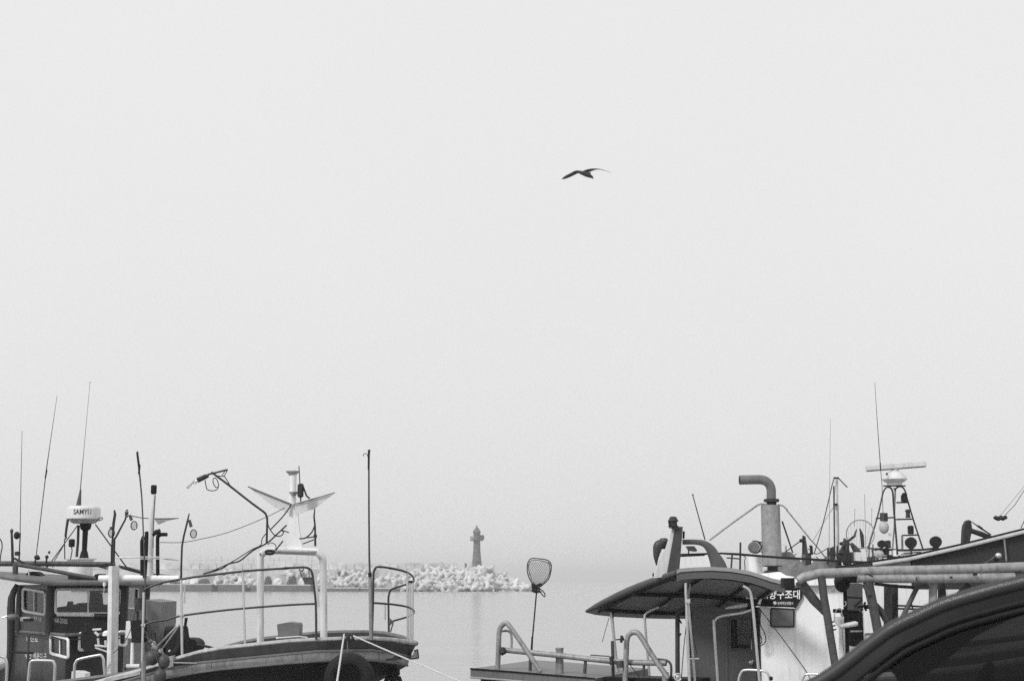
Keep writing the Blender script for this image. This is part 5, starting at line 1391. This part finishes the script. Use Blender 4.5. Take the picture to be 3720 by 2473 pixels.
# ------------------------------------------------------------------ boat E: heavy pipe frame and awning, right
def boat_pipes():
    t = thing('fishing_boat', 'boat with heavy grey pipe frame and slanting dark awning beyond the parked car', 'boat', (6.0, 16.6, 0))
    hull(t, (2.9, 16.6), (1, .0), 9.0, 2.3, lambda s: 1.35 + .8 * s ** 2.5, DARKP, MID, GALVD, deck_z=.9)
    d = 15.9
    sd = dict(sides=18)
    tube('upper_pipe', R5((330, 360), (390, 320), (600, 268), (1000, 256)) + R6((0, 563), (500, 552), (900, 540), (1309, 524)) + [(3900, 2054), (4300, 2040)], d, [15, 17, 16.5, 16.5, 17.5, 17.5, 17.5, 18, 18, 18], GALV, t, **sd)
    tube('lower_pipe', R5((1040, 332), (1500, 334), (1989, 332)) + R6((400, 632), (1220, 618)), d - .02, [14, 16, 16.5, 16.5, 17], GALV, t, **sd)
    tube('pipe_cap', R6((1215, 618), (1290, 610)), d - .02, 16, RUST, t, **sd)
    tube('pipe_flange', R6((845, 590), (880, 590)), d - .1, 5, BLACK, t); ball('pipe_dent', 3455, 2096, d - .22, (6, 2, 4), RUST, t, 8, 6)
    tube('frame_post', R5((606, 280), (640, 560), (680, 780), (730, 1100), (790, 1460), (815, 1640)), d, 14.5, GALVD, t, **sd)
    tube('frame_brace', R5((345, 360), (520, 590), (690, 780)), d + .1, [19, 18, 12], GALVD, t, **sd)
    for k in range(3): tube('weld_band', [(3019 + 3 * k, 2258 + 14 * k), (3020 + 3 * k, 2261 + 14 * k)], d, 14, RUST, t, **sd)
    tube('frame_post', R5((1165, 330), (1190, 470), (1240, 700), (1310, 1080), (1345, 1300)), d, [19, 18, 17, 17, 17], GALVD, t, **sd)
    tube('frame_brace', R5((1120, 400), (1190, 530)), d - .05, 8, GALVD, t, **sd); tube('frame_strap', R5((1130, 290), (1160, 275), (1230, 310)), d - .25, 3, RUST, t)
    tube('frame_brace', R5((1260, 640), (1340, 740), (1385, 840)), d + .1, [9, 13, 10], GALVD, t, **sd)
    tube('frame_post', R5((1408, 400), (1410, 700), (1400, 1200)), d + .25, 14, GALVD, t, **sd); tube('frame_post', R5((1492, 400), (1495, 960)), d + .4, 12, RUST, t, **sd)
    tube('frame_brace', R5((1770, 420), (1660, 650), (1540, 900)), d + .1, 9, GALVD, t, **sd)
    tube('frame_foot', R5((1405, 960), (1480, 925), (1560, 880)), d + .1, [6, 8, 8], GALVD, t)
    tube('frame_post', R6((478, 640), (475, 1000)), d + .1, 15, GALV, t, **sd); tube('frame_post', R6((550, 650), (560, 780), (545, 1000)), d + .25, [14, 15, 13], RUST, t, **sd)
    tube('frame_brace', R6((310, 720), (400, 690), (440, 720)), d, [4, 5, 6], RUST, t, sm=2)
    tube('frame_brace', R6((800, 680), (740, 760), (620, 860)), d + .1, [14, 14, 4], RUST, t, **sd); tube('frame_brace', R6((1100, 660), (1010, 710), (900, 780)), d + .1, [9, 10, 3], GALVD, t, **sd)
    c = P(3452, 0, d)
    tube('pulley', R6((995, 735), (1005, 740)), d - .05, 9, GALV, t, sides=14)
    # hanging block and dark cabinet between the posts
    m = MB()
    k0 = P(3058, 2114, d + .2)
    m.add(*ball_geo(k0, (.085, .09, .11), 18, 12)); m.add(*box_geo(P(3098, 2100, d + .1), (.12, .18, .10), 0, .02)); m.build('pulley_block', BLACK, t)
    tube('wire_ring', [(3060 + 29 * math.cos(R(a)), 2112 + 34 * math.sin(R(a))) for a in range(0, 360, 15)], d + .3, 1.5, RUST, t, closed=True)
    tube('black_pole', M4((208, 250), (215, 520), (230, 760), (238, 1180)), d + .3, 7.5, BLACKP, t)
    prism('grey_panel', M4((235, 200), (395, 205), (405, 500), (235, 495)), d + 1.0, .06, PANEL, t)
    tube('panel_bar', M4((230, 352), (395, 362)), d + .9, 3.2, BLACKP, t); tube('panel_bar', M4((310, 450), (395, 380)), d + .9, 4, BLACKP, t); tube('panel_bar', M4((80, 500), (360, 512)), d + .4, 7, BLACKP, t)
    prism('black_cabinet', M4((235, 520), (400, 515), (412, 780), (415, 885), (300, 888), (255, 870), (245, 700)), d + .8, .35, BLACKP, t); tube('cabinet_trim', M4((268, 725), (395, 722)), d + .75, 3.6, GALV, t)
    tube('pale_pipe', M4((150, 672), (240, 655), (320, 640), (345, 640)), d + .15, [6, 9, 9.5, 7], PALE, t, sides=12)
    prism('white_plank', M4((88, 565), (200, 562), (205, 690), (212, 900), (215, 1100), (150, 1100), (148, 690), (92, 610)), d + .5, .04, WHITE, t)
    tube('plank_line', M4((175, 690), (190, 880), (205, 1080)), d + .48, 1, RUST, t)
    tube('white_cord', M4((100, 600), (95, 540), (130, 480), (165, 480), (175, 540), (190, 700)), d + .2, 1.8, ROPE, t, sm=4, sides=6); tube('white_cord', M4((190, 450), (215, 440), (218, 405), (200, 402)), d + .2, 1.8, ROPE, t, sm=4, sides=6)
    m = MB()
    for pts in (((340, 460), (420, 450), (480, 440)), ((420, 470), (485, 468)), ((430, 405), (415, 450), (440, 500)), ((400, 480), (370, 520), (360, 590), (380, 610))): m.add(*tube_px(M4(*pts), d + .3, 4, 2, 6))
    m.build('rope_tangle', BLACK, t)
    m = MB()
    for k in range(3): m.add(*tube_px(M4((60 + 15 * k, 300), (80 + 10 * k, 260), (110, 240 - 10 * k)), d + .2, 1.6, 3, 6))
    m.build('cord_wrap', ROPE, t)
    tube('cord', M4((925, 410), (940, 470), (962, 525)), d - .1, 3, BLACK, t); tube('peg', M4((985, 135), (985, 180)), d - .25, 2.6, RUST, t)
    pbox('black_end_block', 2848, 2098, 2887, 2134, d + .2, .2, BLACK, t)
    # roller bar hung below the lower pipe
    tube('under_bar', R5((1250, 395), (1500, 425), (1760, 440)), d + .1, 6, RUST, t)
    # awning: roof slab, pale edge, dark curtain
    a = 17.2
    E0 = [(3035, 2060), (3170, 2038), (3300, 2019), (3500, 1974), (3720, 1920), (4200, 1800)]
    lo = [P(x, y + (14 if x > 3290 else 8), a) for x, y in E0]; up = [P(x, y - 1, a) for x, y in E0]
    n = len(lo)
    V = lo + up + [p + Vector((.65, 1.6, -.16)) for p in lo] + [p + Vector((.65, 1.6, -.16)) for p in up]
    Fc = []
    for i in range(n - 1): Fc += [(i, i + 1, n + i + 1, n + i), (2 * n + i, 2 * n + i + 1, 3 * n + i + 1, 3 * n + i), (i, i + 1, 2 * n + i + 1, 2 * n + i), (n + i, n + i + 1, 3 * n + i + 1, 3 * n + i)]
    Fc += [(0, n, 3 * n, 2 * n), (n - 1, 2 * n - 1, 4 * n - 1, 3 * n - 1)]
    aw = obj('awning', V, Fc, CANV, t, smooth=False)
    tube('awning_edge', [(x, y + 9) for x, y in E0[1:]], a - .02, 8.5, PALE, aw, sides=10, flat=.5)
    tube('awning_piping', E0, a - .03, 3.2, BLACKP, aw)
    prism('awning_gusset', [(3040, 2062), (3305, 2028), (3318, 2100), (3040, 2100)], a + .05, .04, GALV, aw)
    prism('side_curtain', [(3312, 2030), (3500, 1988), (3720, 1934), (4200, 1815), (4200, 2140), (3316, 2140)], a + .04, .05, CURT, aw)
    tube('curtain_seam', R6((1128, 270), (1140, 380), (1148, 470)), a - .01, 3.2, GALV, aw)
    q = ball('glass_lamp', 3627, 2017, a - .35, (12, 12, 10), STEEL, t, 16, 10); tube('lamp_arm', R6((945, 502), (1000, 465), (1040, 432)), a - .35, 4, GALVD, q); tube('lamp_bracket', R6((1050, 430), (1060, 475)), a - .3, 9, BLACK, q)
    # davit on the awning and a block hanging on its wire
    prism('davit', R6((752, 330), (758, 200), (765, 145), (785, 105), (805, 94), (826, 104), (836, 180), (820, 260), (808, 330)), a + .2, .10, RUST, t)
    tube('davit_strut', R6((830, 195), (920, 225), (1010, 262)), a + .2, [9, 10, 9], RUST, t); tube('davit_rod', R6((828, 110), (890, 155), (1005, 230)), a + .15, [1.2, 3, 3], RUST, t); tube('davit_grip', R6((890, 150), (930, 180)), a + .14, 4.6, RUST, t); tube('davit_pin', R6((812, 240), (808, 300)), a + .15, 2.6, RUST, t)
    m = MB()
    for k in range(5): m.add(*ball_geo(P(3618 + 8 * k, 1880 + (k % 2) * 3 - k * .3, a + .3), (.03, .03, .026), 8, 6, .4, k))
    hb = m.build('hanging_block', RUST, t)
    tube('block_wire', N4((1070, 465), (1200, 330), (1333, 120)) + [(3760, 1740), (3900, 1590)], a + .3, 1.2, GALVD, t); tube('block_wire', N4((1000, 470), (1150, 290), (1290, 120)) + [(3745, 1730), (3900, 1570)], a + .3, .7, GALVD, t)
    tube('mast', [(3900, 1570), (3900, 2200)], a + .4, 8, GALVD, t); tube('stay', R6((1280, 170), (1309, 110)) + [(3760, 1790), (3895, 1575)], a + .4, 1.6, RUST, t)
    return t
boat_pipes()

# ------------------------------------------------------------------ parked car
def car():
    ang = R(26)
    A0 = P(3200, HORIZ, 5.0)
    wp_ = Wall((A0.x, A0.y), (A0.x + math.cos(ang), A0.y - math.sin(ang)))
    D0 = 4.95; obj0 = globals()['obj']
    def obj(name, V, Fc, mat, parent=None, **k):   # car frame (along, across, up) -> world
        return obj0(name, [wp_.at(v[0], v[2], -(v[1] - D0)) for v in [Vector(q) for q in V]], Fc, mat, parent, **k)
    cb = wp_.at(1.2, QZ, -.75)
    t = thing('parked_car', 'black car parked on the quay, dark side window under a curved roof edge', 'car', cb)
    D = 4.95
    S = [(2900, 2520), (2990, 2478), (3050, 2441), (3118, 2388), (3183, 2335), (3259, 2280), (3359, 2231), (3438, 2195), (3558, 2158), (3720, 2116), (3900, 2086), (4200, 2058), (4700, 2045), (5300, 2056), (5700, 2090), (6000, 2150), (6250, 2290), (6400, 2500)]
    W = []
    for x, y in S:
        u_, z_ = wp_.uz(min(x, 5400 + (x - 5400) * .3) if x > 5400 else x, min(y, 2600)); W.append(Vector((u_, D, z_)))
    C = [Vector(p) for p in catmull([list(w) for w in W], 4)]
    belt = QZ + 1.02
    tilt = lambda p: Vector((p.x, p.y - .16 * (1 - (p.z - belt) / .6), p.z))
    def inset(P_, k):                             # curve moved inward in the side plane
        o = []
        for i, p in enumerate(P_):
            tg = (P_[min(i + 1, len(P_) - 1)] - P_[max(i - 1, 0)]); nn = Vector((tg.z, 0, -tg.x)).normalized()
            o.append(p + nn * k)
        return o
    near = [tilt(p) for p in C]
    WD = 1.36
    far = [Vector((p.x, 2 * (D + .75) - p.y, p.z)) for p in near]
    # crown of the roof: surface between the two sides, slightly domed
    rows = [[a.lerp(b, s) + Vector((0, 0, .015 * math.sin(math.pi * s))) for a, b in zip(near, far)] for s in (0, .06, .15, .3, .5, .7, .85, .94, 1)]
    ns = 4 * 9
    m = MB()
    for a, b in zip(rows, rows[1:]): m.add(*strip(a[ns - 4:], b[ns - 4:]))
    rf = obj('roof', m.V, m.F, CARP, t)
    m = MB()
    for a, b in zip(rows, rows[1:]): m.add(*strip(a[:ns - 3], b[:ns - 3]))
    obj('windscreen', m.V, m.F, CARGLASS, t)
    for q, nm in ((near, 'roof_rail'), (far, 'roof_rail')):
        V, Fc = tube_geo(q, .026, 14); obj(nm, V, Fc, CARE, t)
    i1, i2, i3 = inset(near, .022), inset(near, .062), inset(near, .085)
    off = lambda q, k: [p + Vector((0, k, 0)) for p in q]
    m = MB(); m.add(*strip(off(i1, -.012), off(i2, -.022))); obj('door_frame', m.V, m.F, CARP, t)
    V, Fc = tube_geo(off(i1, -.006), .006, 6); obj('rubber_seal', V, Fc, CART, t)
    V, Fc = tube_geo(off(i2, -.016), .011, 8); obj('window_trim', V, Fc, CART, t)
    V, Fc = tube_geo(off(i3, -.008), .012, 8); obj('rubber_seal', V, Fc, CART, t)
    far2 = [Vector((p.x, 2 * (D + .75) - p.y, p.z)) for p in i3]
    m = MB(); m.add(*strip([Vector((p.x, 2 * (D + .75) - p.y, p.z)) for p in i1], far2)); obj('door_frame', m.V, m.F, CARP, t)
    # glass between frame and belt
    for side, q in ((0, i3), (1, far2)):
        pts = [p for p in q if p.z > belt + .02]
        low = [tilt(Vector((p.x, D, belt))) if side == 0 else Vector((p.x, 2 * (D + .75) - tilt(Vector((p.x, D, belt))).y, belt)) for p in pts]
        V, Fc = strip(pts, low); obj('side_window', V, Fc, CARGLASS, t)
    # lower body
    x0, x1 = W[0].x - 1.25, W[-1].x + .35
    prof = [(x0 + .02, .45), (x0, .62), (x0 + .1, .86), (x0 + .35, .95), (W[0].x - .2, 1.03), (W[0].x + .25, 1.05), ((W[0].x + W[-1].x) / 2, 1.04), (W[-1].x, 1.06), (x1 - .05, 1.0), (x1, .7), (x1 - .05, .35), (W[-1].x - .2, .26), (x0 + .6, .22), (x0 + .1, .3)]
    layers = []
    for y, sx, sz in ((D - .205, .985, .94), (D - .17, 1, 1), (D + .3, 1.0, 1.012), (D + 1.2, 1, 1.012), (D + 1.67, 1, 1), (D + 1.705, .985, .94)):
        cx = (x0 + x1) / 2
        layers.append([Vector((cx + (px - cx) * sx, y, QZ + .62 + (pz - .62) * sz)) for px, pz in prof])
    m = MB(); n = len(prof)
    for a, b in zip(layers, layers[1:]):
        m.add(a + b, [(i, (i + 1) % n, n + (i + 1) % n, n + i) for i in range(n)])
    m.add(layers[0], [tuple(range(n))]); m.add(layers[-1], [tuple(range(n))[::-1]])
    obj('body', m.V, m.F, CARP, t)
    # cowl at the foot of the windscreen and the near wing
    wp2 = [wp_.uz(x, y) for x, y in ((2880, 2500), (2960, 2474), (3040, 2462), (3110, 2472), (3160, 2500))]; V, Fc = tube_geo(catmull([[u, D - .05, z] for u, z in wp2], 3), .012, 10); obj('wing_edge', V, Fc, CARP, t)
    for x in (x0 + .85, x1 - .85):
        for y in (D - .12, D + 1.62):
            c = Vector((x, y, QZ + .34))
            V, Fc = torus_geo(c, .235, .105, n=32, s=12); w = obj('wheel', V, Fc, BLACK, t)
            V, Fc = tube_geo([c + Vector((0, -.07, 0)), c + Vector((0, .07, 0))], .19, 24); obj('rim', V, Fc, STEEL, w)
    # interior: dashboard, seats and headlining
    V, Fc = box_geo((W[3].x + .55, D + .75, belt - .02), (.5, 1.3, .18), 0, .05); obj('dashboard', V, Fc, CARIN, t)
    for yy in (D + .4, D + 1.1):
        V, Fc = box_geo((W[9].x + .15, yy, belt - .12), (.22, .46, .62), 0, .07); s = obj('seat', V, Fc, CARIN, t)
        V, Fc = box_geo((W[9].x + .2, yy, belt + .27), (.12, .26, .2), 0, .05); obj('headrest', V, Fc, CARIN, s)
    c = Vector((W[5].x + .18, D + .4, belt + .05)); m = MB()
    m.add(*tube_geo([c + Vector((.18 * math.sin(R(a)) * .35, .18 * math.cos(R(a)), .18 * math.sin(R(a)))) for a in range(0, 360, 15)], .014, 8, True)); obj('steering_wheel', m.V, m.F, CARIN, t)
    V, Fc = box_geo(((W[4].x + W[-2].x) / 2, D + .75, QZ + .5), (W[-2].x - W[4].x, 1.3, .1), 0, .02); obj('cabin_floor', V, Fc, CARIN, t)
    return t
car()

# ------------------------------------------------------------------ sea mist
def haze():
    m = bpy.data.materials.new('sea_mist'); m.use_nodes = True
    nt_ = m.node_tree; nt_.nodes.clear()
    o = nt_.nodes.new('ShaderNodeOutputMaterial'); v = nt_.nodes.new('ShaderNodeVolumePrincipled')
    v.inputs['Color'].default_value = (.99, .99, .99, 1); v.inputs['Density'].default_value = .00065; v.inputs['Anisotropy'].default_value = .0
    nt_.links.new(v.outputs[0], o.inputs['Volume'])
    V, Fc = box_geo((0, 2242.5, 14.5), (5300, 4545, 31), 0, 0)
    ob = obj('haze', V, Fc, m, None, smooth=False, kind='stuff')
haze()
